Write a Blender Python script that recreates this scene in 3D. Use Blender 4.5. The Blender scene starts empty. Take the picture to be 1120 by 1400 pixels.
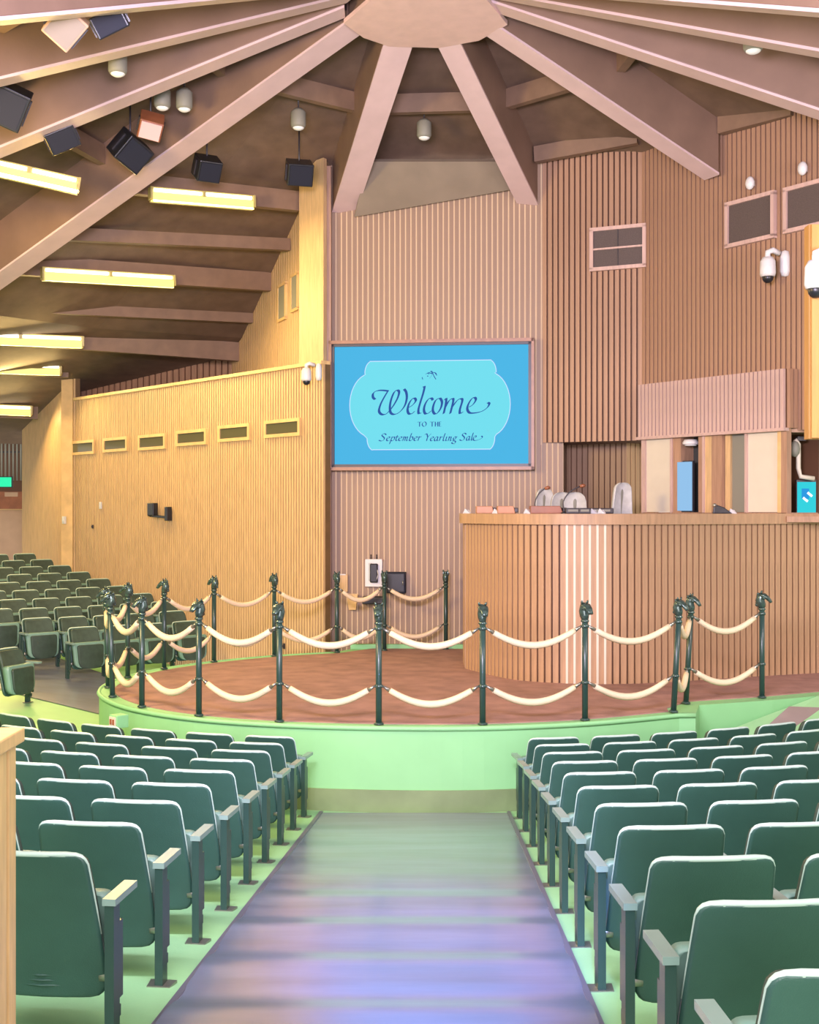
import bpy, bmesh, math, random
from mathutils import Vector, Matrix
random.seed(7)
SC = bpy.context.scene
C = SC.collection
PI = math.pi
CH, F = 3.29, 1700.0            # camera height, focal length in pixels of the 1120x1400 frame

# ------------------------------------------------------------------ camera
cd = bpy.data.cameras.new('camera'); cam = bpy.data.objects.new('camera', cd); C.objects.link(cam)
cam.location = (0, 0, CH); cam.rotation_euler = (PI/2, 0, 0)
cd.sensor_fit = 'VERTICAL'; cd.sensor_height = 36; cd.lens = 36*F/1400; cd.shift_y = -3/1400
cd.clip_start = .05; cd.clip_end = 200
SC.camera = cam
# ------------------------------------------------------------------ world, exposure
w = bpy.data.worlds.new('world'); SC.world = w; w.use_nodes = True
w.node_tree.nodes['Background'].inputs[0].default_value = (1.0, .93, .86, 1)
w.node_tree.nodes['Background'].inputs[1].default_value = .56
SC.view_settings.view_transform = 'Standard'; SC.view_settings.look = 'None'
SC.view_settings.gamma = 1; SC.view_settings.use_curve_mapping = False
SC.view_settings.exposure = 1.03
# ------------------------------------------------------------------ area lamps added out of frame as fill
def area(name, loc, target, sx, sy, power, col):
    l = bpy.data.lights.new(name, 'AREA'); l.shape = 'RECTANGLE'; l.size = sx; l.size_y = sy
    l.energy = power; l.color = col
    o = bpy.data.objects.new(name, l); C.objects.link(o); o.location = loc
    o.rotation_euler = (Vector(target)-Vector(loc)).to_track_quat('-Z', 'Y').to_euler()
    return o
area('overhead_fill', (0, 2.5, 5.7), (0, 6, 0), 9, 2.5, 220, (.96, .94, 1))  # unseen fill added above the near seats
area('warm_left_fill', (-6.8, 11.5, 6.3), (1.2, 18, 1.8), 2.4, 1.6, 420, (1, .70, .30))  # added out of frame to turn the bench's left end golden
area('pink_right_fill', (7.5, 10, 6.0), (3.6, 18, 4), 2.4, 1.8, 220, (1, .80, .80))  # added off to the right for a pinkish tone on bench and wall
area('rear_fill', (0, -6, 3.4), (0, 12, 6.5), 10, 3, 760, (1, .82, .90))  # added behind the camera to brighten walls and ceiling
area('lilac_ceiling_fill', (-1.0, 4.0, 5.6), (.3, 17, 10.2), 3.0, 1.2, 1000, (.86, .74, 1))  # added to throw lilac light up at the hub and beams

sl = bpy.data.lights.new('added_blue_spot', 'SPOT'); sl.energy = 5200; sl.color = (.22, .32, 1); sl.spot_size = math.radians(16); sl.spot_blend = .8; sl.shadow_soft_size = .12  # added spot; its blue pool imitates the screen's reflection on the aisle
so = bpy.data.objects.new('added_blue_spot', sl); C.objects.link(so); so.location = (.1, .2, 5.2)
so.rotation_euler = (Vector((.14, 6.9, .8))-so.location).to_track_quat('-Z', 'Y').to_euler()

# ------------------------------------------------------------------ materials
def mat(name, col, rough=.6, metal=0, var=.0, scale=6, stretch=(1, 1, 1), bump=0, bscale=40, emit=None, es=0, spec=.5, trans=0, coat=0):
    m = bpy.data.materials.new(name); m.use_nodes = True
    nt = m.node_tree; b = nt.nodes['Principled BSDF']
    b.inputs['Base Color'].default_value = (*col, 1); b.inputs['Roughness'].default_value = rough
    b.inputs['Metallic'].default_value = metal; b.inputs['Specular IOR Level'].default_value = spec
    b.inputs['Transmission Weight'].default_value = trans; b.inputs['Coat Weight'].default_value = coat
    tc = nt.nodes.new('ShaderNodeTexCoord'); mp = nt.nodes.new('ShaderNodeMapping')
    mp.inputs['Scale'].default_value = stretch
    nt.links.new(tc.outputs['Object'], mp.inputs[0])
    if var:
        n = nt.nodes.new('ShaderNodeTexNoise'); n.inputs['Scale'].default_value = scale; n.inputs['Detail'].default_value = 6
        nt.links.new(mp.outputs[0], n.inputs['Vector'])
        r = nt.nodes.new('ShaderNodeValToRGB')
        r.color_ramp.elements[0].position = .3; r.color_ramp.elements[1].position = .72
        r.color_ramp.elements[0].color = (*[c*(1-var) for c in col], 1)
        r.color_ramp.elements[1].color = (*[min(1, c*(1+var)) for c in col], 1)
        nt.links.new(n.outputs['Fac'], r.inputs[0]); nt.links.new(r.outputs[0], b.inputs['Base Color'])
    if bump:
        n2 = nt.nodes.new('ShaderNodeTexNoise'); n2.inputs['Scale'].default_value = bscale; n2.inputs['Detail'].default_value = 4
        nt.links.new(mp.outputs[0], n2.inputs['Vector'])
        bp = nt.nodes.new('ShaderNodeBump'); bp.inputs['Strength'].default_value = bump; bp.inputs['Distance'].default_value = .02
        nt.links.new(n2.outputs['Fac'], bp.inputs['Height']); nt.links.new(bp.outputs[0], b.inputs['Normal'])
    if emit:
        b.inputs['Emission Color'].default_value = (*emit, 1); b.inputs['Emission Strength'].default_value = es
    return m
M = {}
M['floor'] = mat('green_painted_floor', (.29, .60, .29), .45, var=.08, scale=1.3, bump=.1, bscale=60)
M['plat'] = mat('green_painted_wall', (.23, .53, .225), .55, var=.05, scale=1.5)
M['olive'] = mat('olive_baseboard', (.18, .25, .11), .5, var=.12, scale=3)
M['aisle'] = mat('grey_aisle_paint', (.14, .165, .26), .42, var=.22, scale=1.6, stretch=(.5, 2.2, 1), bump=.05, bscale=7, coat=1.0)
M['aisle'].node_tree.nodes['Principled BSDF'].inputs['Coat Roughness'].default_value = .22
M['aisle'].node_tree.nodes['Principled BSDF'].inputs['Coat IOR'].default_value = 1.75
M['edge'] = mat('aisle_edge_strip', (.12, .12, .16), .35)
M['carpet'] = mat('ring_rubber_flooring', (.31, .17, .14), .8, var=.22, scale=3.5, bump=.3, bscale=120)
M['seat'] = mat('green_seat_plastic', (.030, .085, .066), .40, var=.10, scale=5, bump=.12, bscale=160)
M['seatpad'] = mat('green_seat_vinyl', (.06, .15, .115), .45, var=.1, scale=6)
M['seatlite'] = mat('pale_green_seat_vinyl', (.17, .31, .25), .4, var=.06)
M['seatback'] = mat('grey_green_back_fabric', (.040, .070, .055), .6, var=.25, scale=9)
M['seatdark'] = mat('dark_green_seat_fabric', (.030, .055, .042), .55, var=.25, scale=9)
M['edgelight'] = mat('seat_edge_highlight', (.42, .56, .48), .3)  # highlight on the seat's rolled edge put into the colour
M['post'] = mat('dark_green_enamel', (.022, .055, .045), .32)
M['arm'] = mat('seat_armrest', (.20, .30, .26), .25)
M['steel'] = mat('worn_steel', (.32, .32, .27), .35, .8)
M['bronze'] = mat('verdigris_cast_iron', (.06, .10, .085), .20, .4, var=.5, scale=25)
M['rope'] = mat('cream_velour_rope', (.72, .58, .38), .8, bump=.3, bscale=80)
M['yellow'] = mat('light_oak_slat', (.58, .39, .19), .5, var=.16, scale=5, stretch=(7, 7, .6))
M['yellowback'] = mat('light_oak_backing', (.15, .085, .03), .6, var=.15, scale=5)
M['oaktrim'] = mat('oak_trim', (.66, .44, .19), .42, var=.15, scale=4, stretch=(1, 6, 1))
M['orangeoak'] = mat('orange_oak', (.42, .21, .05), .5, var=.12, scale=4, stretch=(6, 6, .5))
M['brown'] = mat('brown_slat', (.36, .21, .13), .5, var=.18, scale=4, stretch=(6, 6, .5))
M['benchwood'] = mat('bench_slat', (.39, .235, .125), .5, var=.16, scale=4, stretch=(6, 6, .5))
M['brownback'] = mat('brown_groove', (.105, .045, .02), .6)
M['paleback'] = mat('pale_groove', (.66, .49, .29), .6)
M['brown2'] = mat('taupe_brown_board', (.27, .175, .112), .5, var=.14, scale=4, stretch=(6, 6, .5))
M['mauve'] = mat('mauve_brown_slat', (.52, .36, .31), .5, var=.12, scale=4, stretch=(6, 6, .5))
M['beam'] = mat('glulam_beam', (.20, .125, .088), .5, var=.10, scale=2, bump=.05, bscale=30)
M['beamlit'] = mat('lit_underside_tone', (.58, .43, .42), .42, var=.06, scale=3)  # light on the beam undersides put into a paler colour
M['deck'] = mat('ceiling_deck', (.15, .095, .062), .7, var=.18, scale=3, stretch=(1, 1, 1), bump=.1, bscale=25)
M['purlin'] = mat('purlin_timber', (.20, .125, .08), .6, var=.12, scale=4)
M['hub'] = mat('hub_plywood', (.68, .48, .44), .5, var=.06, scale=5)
M['soffit'] = mat('taupe_soffit', (.23, .185, .135), .7, var=.1, scale=2)
M['tan'] = mat('tan_plaster', (.42, .275, .165), .8, var=.08, scale=3)
M['greybrown'] = mat('grey_brown_floor_paint', (.27, .22, .20), .6, var=.1, scale=2)
M['cream'] = mat('cream_panel', (.62, .56, .44), .55, var=.03, scale=4)
M['vent'] = mat('vent_mesh', (.085, .062, .055), .7, var=.2, scale=60)
M['black'] = mat('black_plastic', (.012, .013, .018), .35)
M['white'] = mat('white_plastic', (.64, .63, .62), .35)
M['ivory'] = mat('ivory_plastic', (.78, .66, .42), .4)
M['chairgrey'] = mat('grey_leather', (.50, .50, .47), .35, var=.12, scale=12)
M['redwood'] = mat('red_brown_veneer', (.26, .09, .04), .35, var=.2, scale=5)
M['orangewood'] = mat('orange_brown_veneer', (.45, .20, .09), .4, var=.15, scale=5)
M['bezel'] = mat('dark_bezel', (.035, .03, .035), .4)
M['tvframe'] = mat('walnut_frame', (.30, .15, .085), .4, var=.2, scale=6)
M['glass'] = mat('dark_glass', (.03, .035, .035), .08, spec=.8)
M['slotglass'] = mat('slot_window_glass', (.10, .095, .05), .12, spec=.7)
M['lens'] = mat('fluorescent_diffuser', (.45, .36, .09), .6, emit=(1, .82, .30), es=.42)
M['tube'] = mat('fluorescent_tube', (1, 1, .9), .5, emit=(1, .97, .80), es=2.5)
M['housing'] = mat('fixture_housing', (.42, .35, .12), .4)
M['scr'] = mat('screen_blue', (.01, .015, .02), .9, 0, emit=(.055, .43, .73), es=.52, spec=.05)
M['card'] = mat('screen_cyan_card', (.01, .015, .02), .9, 0, emit=(.15, .68, .80), es=.52, spec=.05)
M['cardedge'] = mat('screen_card_border', (.01, .015, .02), .9, 0, emit=(.52, .80, .98), es=.52, spec=.05)
M['cardline'] = mat('screen_card_outline', (.01, .015, .02), .9, 0, emit=(.22, .36, .78), es=.5, spec=.05)
M['ink'] = mat('screen_blue_ink', (.01, .015, .02), .9, 0, emit=(.012, .075, .34), es=.5, spec=.05)
M['monitor'] = mat('monitor_blue', (.01, .015, .02), .9, 0, emit=(.28, .52, .80), es=.5, spec=.05)
M['monitor2'] = mat('monitor_turquoise', (.01, .015, .02), .9, 0, emit=(.02, .62, .70), es=.5, spec=.05)
M['monpatch'] = mat('monitor_deep_blue', (.01, .015, .02), .9, 0, emit=(.01, .30, .72), es=.5, spec=.05)
M['monwhite'] = mat('monitor_white', (.5, .5, .5), .9, 0, emit=(.9, .98, 1), es=.52)
M['exitgreen'] = mat('green_lit_sign', (.02, .4, .2), .4, emit=(.0, .62, .30), es=.52)
M['lampglass'] = mat('frosted_lamp_glass', (.75, .75, .72), .3, emit=(.9, .92, .9), es=.05)
M['navy'] = mat('navy_box', (.006, .008, .02), .8)
M['pinkbox'] = mat('pale_pink_lamp_face', (.62, .42, .42), .45)
M['grey'] = mat('grey_board', (.22, .215, .17), .6)

# ------------------------------------------------------------------ helpers
def W(x, y, d):
    return Vector(((x-560)/F*d, d, CH-(y-697)/F*d))
class MB:
    def __init__(s): s.v = []; s.f = []; s.sm = []
    def add(s, vs, fs, smooth=False):
        n = len(s.v); s.v += [tuple(v) for v in vs]; s.f += [tuple(i+n for i in f) for f in fs]; s.sm += [smooth]*len(fs); return s
    def box(s, c, d, rot=None):
        x, y, z = [q/2 for q in d]; R = rot or Matrix.Identity(3); c = Vector(c)
        vs = [c+R @ Vector((a*x, b*y, e*z)) for a in (-1, 1) for b in (-1, 1) for e in (-1, 1)]
        return s.add(vs, [(0, 1, 3, 2), (4, 6, 7, 5), (0, 4, 5, 1), (2, 3, 7, 6), (0, 2, 6, 4), (1, 5, 7, 3)])
    def bar(s, a, b, wd, h, up=Vector((0, 0, 1))):     # box from a to b, h measured along up
        a = Vector(a); b = Vector(b); t = (b-a); L = t.length; t.normalize()
        sd = t.cross(up).normalized(); u = sd.cross(t).normalized()
        R = Matrix((t, sd, u)).transposed()
        return s.box((a+b)/2, (L, wd, h), R)
    def quad(s, *p): return s.add(p, [tuple(range(len(p)))])
    def prism(s, poly, z0, z1):
        n = len(poly); vs = [(p[0], p[1], z0) for p in poly]+[(p[0], p[1], z1) for p in poly]
        fs = [tuple(range(n-1, -1, -1)), tuple(range(n, 2*n))]+[(i, (i+1) % n, (i+1) % n+n, i+n) for i in range(n)]
        return s.add(vs, fs)
    def tube(s, pts, r, n=8, caps=True, smooth=True, sy=1.0):
        pts = [Vector(p) for p in pts]; rs = r if isinstance(r, (list, tuple)) else [r]*len(pts)
        vs = []; up = Vector((0, 0, 1))
        t0 = (pts[1]-pts[0]).normalized(); ref = Vector((0, 1, 0)) if abs(t0.z) > .9 else up
        for i, p in enumerate(pts):
            t = (pts[min(i+1, len(pts)-1)]-pts[max(i-1, 0)]).normalized()
            a = t.cross(ref).normalized(); b = t.cross(a)
            for k in range(n):
                q = 2*PI*k/n; vs.append(p+rs[i]*(a*math.cos(q)+b*math.sin(q)*sy))
        fs = [(i*n+k, i*n+(k+1) % n, (i+1)*n+(k+1) % n, (i+1)*n+k) for i in range(len(pts)-1) for k in range(n)]
        s.add(vs, fs, smooth)
        if caps:
            m = len(s.v)-len(vs); s.f += [tuple(m+k for k in range(n-1, -1, -1)), tuple(m+len(vs)-n+k for k in range(n))]; s.sm += [False]*2
        return s
    def lathe(s, prof, n=12, c=(0, 0, 0)):
        c = Vector(c); vs = [c+Vector((r*math.cos(2*PI*k/n), r*math.sin(2*PI*k/n), z)) for r, z in prof for k in range(n)]
        fs = [(i*n+k, i*n+(k+1) % n, (i+1)*n+(k+1) % n, (i+1)*n+k) for i in range(len(prof)-1) for k in range(n)]
        fs += [tuple(range(n-1, -1, -1)), tuple((len(prof)-1)*n+k for k in range(n))]
        s.add(vs, fs, True); s.sm[-1] = s.sm[-2] = False
        return s
    def ball(s, c, r, n=8, m=6):
        c = Vector(c); r = r if isinstance(r, (tuple, list)) else (r,)*3
        vs = [c+Vector((0, 0, r[2]))]
        for i in range(1, m):
            a = PI*i/m
            vs += [c+Vector((r[0]*math.sin(a)*math.cos(2*PI*k/n), r[1]*math.sin(a)*math.sin(2*PI*k/n), r[2]*math.cos(a))) for k in range(n)]
        vs.append(c-Vector((0, 0, r[2])))
        fs = [(0, 1+k, 1+(k+1) % n) for k in range(n)]
        fs += [(1+i*n+k, 1+(i+1)*n+k, 1+(i+1)*n+(k+1) % n, 1+i*n+(k+1) % n) for i in range(m-2) for k in range(n)]
        e = len(vs)-1; fs += [(e, 1+(m-2)*n+(k+1) % n, 1+(m-2)*n+k) for k in range(n)]
        return s.add(vs, fs, True)
    def xf(s, mtx): s.v = [tuple(mtx @ Vector(v)) for v in s.v]; return s
    def mesh(s, name, m):
        me = bpy.data.meshes.new(name); me.from_pydata(s.v, [], s.f)
        me.polygons.foreach_set('use_smooth', s.sm); me.materials.append(m)
        b = bmesh.new(); b.from_mesh(me); bmesh.ops.recalc_face_normals(b, faces=b.faces); b.to_mesh(me); b.free()
        me.update(); return me
    def build(s, name, m, parent=None, bevel=0):
        o = bpy.data.objects.new(name, s.mesh(name, m)); C.objects.link(o)
        if parent: o.parent = parent
        if bevel:
            bv = o.modifiers.new('bevel', 'BEVEL'); bv.width = bevel; bv.segments = 2; bv.limit_method = 'ANGLE'
        return o
def tag(o, label=None, cat=None, group=None, kind=None):
    if label: o['label'] = label
    if cat: o['category'] = cat
    if group: o['group'] = group
    if kind: o['kind'] = kind
    return o
def empty(name, loc=(0, 0, 0), rz=0):
    o = bpy.data.objects.new(name, None); C.objects.link(o); o.location = loc; o.rotation_euler = (0, 0, rz); o.empty_display_size = .1
    return o
def inst(name, me, parent=None, loc=(0, 0, 0), rz=0, sc=(1, 1, 1)):
    o = bpy.data.objects.new(name, me); C.objects.link(o); o.parent = parent
    o.location = loc; o.rotation_euler = (0, 0, rz); o.scale = sc; return o
def kids(o): return [c for c in C.objects if c.parent is o]
def copy_tree(src, tree):
    """src thing + nested child list [(obj,[children])]"""
    c = src.copy(); C.objects.link(c)
    for ch, sub in tree:
        d = ch.copy(); C.objects.link(d); d.parent = c
        for g in sub:
            e = g.copy(); C.objects.link(e); e.parent = d
    return c
def tree_of(o):
    ks = kids(o); return [(k, kids(k)) for k in ks]
def smooth_path(pts, n=6, closed=False):
    P = [Vector(p) for p in pts]; out = []; N = len(P)
    for i in range(N if closed else N-1):
        g = (lambda k: P[k % N]) if closed else (lambda k: P[max(0, min(N-1, k))])
        a, b, c, d = g(i-1), g(i), g(i+1), g(i+2)
        for k in range(n):
            t = k/n
            out.append(.5*((2*b)+(c-a)*t+(2*a-5*b+4*c-d)*t*t+(3*b-a-3*c+d)*t**3))
    if not closed: out.append(P[-1])
    return out
ORD = ['front', 'second', 'third', 'fourth', 'fifth', 'sixth', 'seventh', 'eighth', 'ninth', 'tenth', 'eleventh', 'twelfth', 'thirteenth', 'fourteenth', 'fifteenth', 'sixteenth', 'seventeenth']
NTH = ['first']+ORD[1:]

# ------------------------------------------------------------------ floor (bowl sloping to the ring)
RC = Vector((.12, 17.0))
def fz(x, y):
    r = math.hypot(x-RC.x, y-RC.y); a = max(0, .118*(r-3.5))
    R2 = math.hypot(x-.24, y-21.0)-4.0; b = max(0, .118*(R2-3.5))       # the front seats lie on flatter arcs
    ang = math.degrees(math.atan2(abs(x-RC.x), -(y-RC.y))); t = max(0, min(1, (ang-62)/38)); t = t*t*(3-2*t)
    return b+(a-b)*t
mb = MB(); az = [math.radians(a) for a in range(-45, -361, -9)]   # azimuth 0 = away from camera, clockwise
azs = [math.radians(78+i*(360-78-38)/84) for i in range(85)]
radii = [0, 2, 3, 3.5, 4, 4.5, 5, 6, 7, 8, 9, 10, 12, 15, 18, 21]
vs = []
for a in azs:
    for r in radii: x, y = RC.x+r*math.sin(a), RC.y+r*math.cos(a); vs.append((x, y, fz(x, y)))
n = len(radii)
mb.add(vs, [(i*n+k, i*n+k+1, (i+1)*n+k+1, (i+1)*n+k) for i in range(84) for k in range(n-1)])
fo = mb.build('floor', M['floor']); tag(fo, kind='structure')

def tread(d):                        # low soft steps in the upper half of the aisle
    k = max(0, min(1, (10.4-d)/3.0)); x = 2*PI*(d+.2)/.945
    h = .010*(math.sin(x)-.28*math.sin(2*x))+.019
    return k*h
def ax(d): return -.29+.026*d        # centre line of the main aisle
mb = MB(); N = 700; vs = []
for i in range(N+1):
    d = .5+(13.35-.5)*i/N; z = fz(ax(d), d)+.02+tread(d)
    for u in (-1, -.33, .33, 1): vs.append((ax(d)+u*1.0, d, z))
mb.add(vs, [(i*4+k, i*4+k+1, i*4+k+5, i*4+k+4) for i in range(N) for k in range(3)], True)
ao = mb.build('aisle_floor', M['aisle']); tag(ao, kind='structure')
for s in (-1, 1):
    e = MB().bar((ax(.5)+s*1.01, .5, fz(0, .5)+.015), (ax(13.4)+s*1.01, 13.4, fz(0, 13.4)+.015), .035, .035)
    tag(e.build('trim_%d' % (1 if s < 0 else 2), M['edge']), kind='structure')
# two more aisles leaving the ring on the left and on the right
def strip(name, pts, m, lift=.012, step=.4):
    (a0, a1), (b0, b1) = pts; mb = MB(); N = 14; vs = []
    for i in range(N+1):
        t = i/N
        for u in range(5):
            q = u/4; p = Vector(a0).lerp(Vector(a1), t).lerp(Vector(b0).lerp(Vector(b1), t), q)
            vs.append((p.x, p.y, fz(p.x, p.y)+lift))
    mb.add(vs, [(i*5+k, i*5+k+1, (i+1)*5+k+1, (i+1)*5+k) for i in range(N) for k in range(4)])
    return tag(mb.build(name, m), kind='structure')
strip('side_aisle_floor', (((-4.6, 21.0), (-11, 26.6)), ((-4.3, 18.6), (-11.8, 22.4))), M['aisle'])

# ------------------------------------------------------------------ sale ring platform
PZ = .93
def PB(x, y): d = 4012/(y-697); return Vector(((x-560)/F*d, d))
posts = [(148, 941), (154, 954), (194, 968), (272, 980), (382, 988), (518, 992), (660, 992), (800, 986), (921, 975), (938, 963), (1042, 955)]
back = [(174.6, 927.5), (224.6, 915.7), (292.7, 906), (375, 898), (460.7, 893), (526, 891), (610, 888)]
pp = [PB(*p) for p in posts]; pb = [PB(*p) for p in back]
pb[5] = Vector((-.42, 20.75)); pb[6] = Vector((.61, 20.95))
arc = [pb[4], pb[3], pb[2], pb[1], pb[0]]+pp[:9]
def offs(path, o):
    out = []
    for i, p in enumerate(path):
        t = (path[min(i+1, len(path)-1)]-path[max(i-1, 0)]).normalized(); out.append(p+Vector((t.y, -t.x))*-o if False else p+Vector((-t.y, t.x))*-o)
    return out
sa = [Vector((p.x, p.y)) for p in smooth_path([Vector((p.x, p.y, 0)) for p in arc], 5)]
outer = offs(sa, .10); inner = offs(sa, -.09)
ext = [Vector((3.30, 14.34)), Vector((3.50, 15.02)), Vector((4.5, 15.42)), Vector((5.35, 15.85)), Vector((9.5, 18.2))]
exti = [Vector((3.05, 14.75)), Vector((3.42, 15.28)), Vector((4.42, 15.66)), Vector((5.25, 16.08)), Vector((9.3, 18.5))]
backo = [Vector((9.5, 21.35)), Vector((2.2, 21.35)), Vector((-1.3, 21.45))]
poly = outer+ext+[Vector((9.5, 20.9)), Vector((2.6, 20.98)), Vector((-.9, 21.3))]
plat = empty('sale_ring', (.12, 17, 0)); tag(plat, 'round raised sale ring with mint green sides and red-brown floor', 'platform')
def rel(mb): return mb.xf(Matrix.Translation((-.12, -17, 0)))
rel(MB().prism([(p.x, p.y) for p in poly], 0, PZ)).build('ring_base', M['plat'], plat)
# olive baseboard band round the front
mb = MB(); bo = offs(sa, .125)
path = bo
for i in range(len(path)-1):
    a, b = path[i], path[i+1]
    mb.add([(a.x, a.y, 0), (b.x, b.y, 0), (b.x, b.y, .25), (a.x, a.y, .25), (a.x*.995+.0006, a.y+.03, .25), (b.x*.995+.0006, b.y+.03, .25)], [(0, 1, 2, 3), (3, 2, 5, 4)])
rel(mb).build('baseboard', M['olive'], plat)
cp = inner+exti+[Vector((9.3, 20.85)), Vector((2.6, 20.9)), Vector((-.6, 21.1))]
rel(MB().prism([(p.x, p.y) for p in cp], PZ, PZ+.012)).build('ring_floor', M['carpet'], plat)
# rounded rim
mb = MB(); mb.tube([(p.x, p.y, PZ-.012) for p in outer+ext[:1]], .03, 6)
rel(mb).build('rim_moulding', M['plat'], plat)
# back kerb between ring and wall
rel(MB().bar((-1.0, 21.12, PZ+.03), (1.0, 21.08, PZ+.03), .1, .10)).build('back_kerb', M['plat'], plat)
# electrical outlet on the ring side
so = W(168, 986, 14.25); ot = empty('wall_outlet', (so.x-.05, so.y+.02, so.z), -.75); tag(ot, 'small pale outlet box on the left front of the green ring', 'outlet')
MB().box((0, 0, 0), (.16, .16, .15)).build('outlet_box', M['plat'], ot, .01)
MB().box((0, -.085, 0), (.12, .012, .11)).build('cover_plate', M['cream'], ot)
for s in (-1, 1): MB().box((s*.025, -.094, 0), (.03, .01, .06)).build('socket', M['redwood'], ot)

# right-hand apron rising to the platform beside the seats
a = [W(985, 1003, 14.75), W(1035, 983, 15.05), W(1120, 951, 15.75), Vector((9.3, 17.7, 1.1)), Vector((9.3, 14.5, 1.0)), W(1120, 1030, 14.2), W(1010, 1030, 14.2)]
mb = MB(); mb.add([(p.x, p.y, p.z) for p in a]+[(p.x, p.y, 0) for p in a], [tuple(range(7))]+[(i, (i+1) % 7, (i+1) % 7+7, i+7) for i in range(7)])
tag(mb.build('apron_floor', M['floor']), kind='structure')
g = [W(1049, 996, 14.75), W(1079, 969, 15.3), W(1120, 971, 15.4), W(1250, 975, 15.5), W(1250, 1025, 14.5), W(1040, 1025, 14.3)]
tag(MB().add([(p.x, p.y, p.z+.03) for p in g], [tuple(range(6))]).build('apron_aisle_floor', M['greybrown']), kind='structure')

# ------------------------------------------------------------------ stanchions and ropes
def horse_head():
    mb = MB()
    neck = [(0, 0, 0), (-.008, 0, .04), (-.02, 0, .085), (-.012, 0, .13), (.012, 0, .158)]
    mb.tube(neck, [.036, .046, .047, .043, .034], 8, sy=.72)
    head = [(-.018, 0, .15), (.02, 0, .145), (.055, 0, .115), (.08, 0, .082), (.092, 0, .062)]
    mb.tube(head, [.034, .04, .033, .025, .02], 8, sy=.75)
    for s in (-1, 1):
        mb.tube([(-.008, s*.02, .168), (-.004, s*.026, .19), (.0, s*.028, .205)], [.012, .009, .002], 5)
    for i in range(6):
        a = i/5; mb.ball((-.052+.015*a, 0, .03+.13*a), (.018, .014, .02), 6, 4)
    for s in (-1, 1):
        mb.ball((.035, s*.026, .14), .008, 5, 4); mb.ball((.02, s*.022, .118), (.022, .012, .022), 6, 4)
    return mb
pole = MB(); pole.tube([(0, 0, 0), (0, 0, 1.10)], .034, 10); pole.lathe([(.055, 0), (.055, .012), (.038, .025)], 10)
pole_me = pole.mesh('pole', M['post'])
col_me = MB().lathe([(.036, -.02), (.046, -.012), (.046, .012), (.036, .02)], 10).mesh('rope_collar', M['bronze'])
hd_me = horse_head().mesh('horse_head_finial', M['bronze'])
neck_me = MB().lathe([(.034, 0), (.047, .01), (.047, .022), (.036, .035), (.03, .05)], 10).mesh('finial_base', M['bronze'])
st_all = [('front', p) for p in pp]+[('back', p) for p in pb]
def stan(p, label, lean=(0, 0)):
    s = empty('stanchion', (p.x, p.y, PZ+.012)); s.rotation_euler = (lean[0], lean[1], 0)
    tag(s, label, 'post', 'horse-head posts round the sale ring')
    inst('pole', pole_me, s)
    for z in (.42, 1.05): inst('rope_collar', col_me, s, (0, 0, z))
    inst('finial_base', neck_me, s, (0, 0, 1.09))
    outd = math.atan2(p.y-17.2, p.x-.12)
    inst('horse_head_finial', hd_me, s, (0, 0, 1.125), outd, (1.22, 1.5, 1.05))
    return s
def stan_label(i):
    L = {0: 'leftmost post of the ring, at its left end, partly behind its neighbour',
         1: 'dark green horse-head post at the left end, just in front of the leftmost',
         2: 'front horse-head post standing right of the pale outlet box',
         3: 'front horse-head post left of the yellow wall edge, fourth from left end',
         4: 'front horse-head post overlapping a thinner back post before the yellow wall',
         5: 'front horse-head post just below the wall phone and black box',
         6: 'front horse-head post before the left edge of the slatted bench',
         7: 'front horse-head post before the cream-lined middle of the bench',
         8: 'leaning post at the front right corner of the ring, left of the pair',
         9: 'leaning post right behind the corner post, right one of the pair',
         10: 'rightmost post, at the end of the ropes on the right extension',
         11: 'back horse-head post nearest the left end, before the dark seats',
         12: 'second back post from the left end, before seats and yellow wall',
         13: 'third back post from the left, where the seats meet yellow wall',
         14: 'back post before yellow slats, directly behind the double front post',
         15: 'back post near the corner of yellow wall and brown wall',
         16: 'back post standing between the wall phone and the black box',
         17: 'last back post, alone right of the black box'}
    return L[i]
for i, (k, p) in enumerate(st_all):
    lean = (0, 0)
    if i == 8: lean = (0, .055)
    if i == 9: lean = (0, .055)
    if i in (0, 1): lean = (0, -.03)
    stan(p, stan_label(i), lean)
def top_of(i, z):
    p = st_all[i][1]; dx = 0
    if i in (8, 9): dx = .055*z
    if i in (0, 1): dx = -.03*z
    return Vector((p.x+dx, p.y, PZ+.012+z))
spans = [(0, 1), (1, 2), (2, 3), (3, 4), (4, 5), (5, 6), (6, 7), (7, 8), (8, 9), (9, 10), (0, 11), (11, 12), (12, 13), (13, 14), (14, 15), (15, 16), (16, 17)]
where = {(0, 1): 'between the two leftmost posts', (1, 2): 'swinging left of the outlet-box post, at front left', (2, 3): 'between third and fourth front posts from left',
         (3, 4): 'between fourth and fifth front posts from left', (4, 5): 'left of the front post below the wall phone', (5, 6): 'right of the front post below the wall phone',
         (6, 7): 'before the left half of the slatted bench', (7, 8): 'before the bench, ending at the leaning corner post', (8, 9): 'in the short gap between the two leaning posts',
         (9, 10): 'between the leaning pair and the rightmost post', (0, 11): 'between leftmost post and first back post', (11, 12): 'between first and second back posts, before dark seats',
         (12, 13): 'between second and third back posts, before dark seats', (13, 14): 'between third and fourth back posts, before yellow wall', (14, 15): 'between fourth and fifth back posts, before yellow wall',
         (15, 16): 'at the back under the wall phone', (16, 17): 'at the back under the black box, ending at last back post'}
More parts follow.
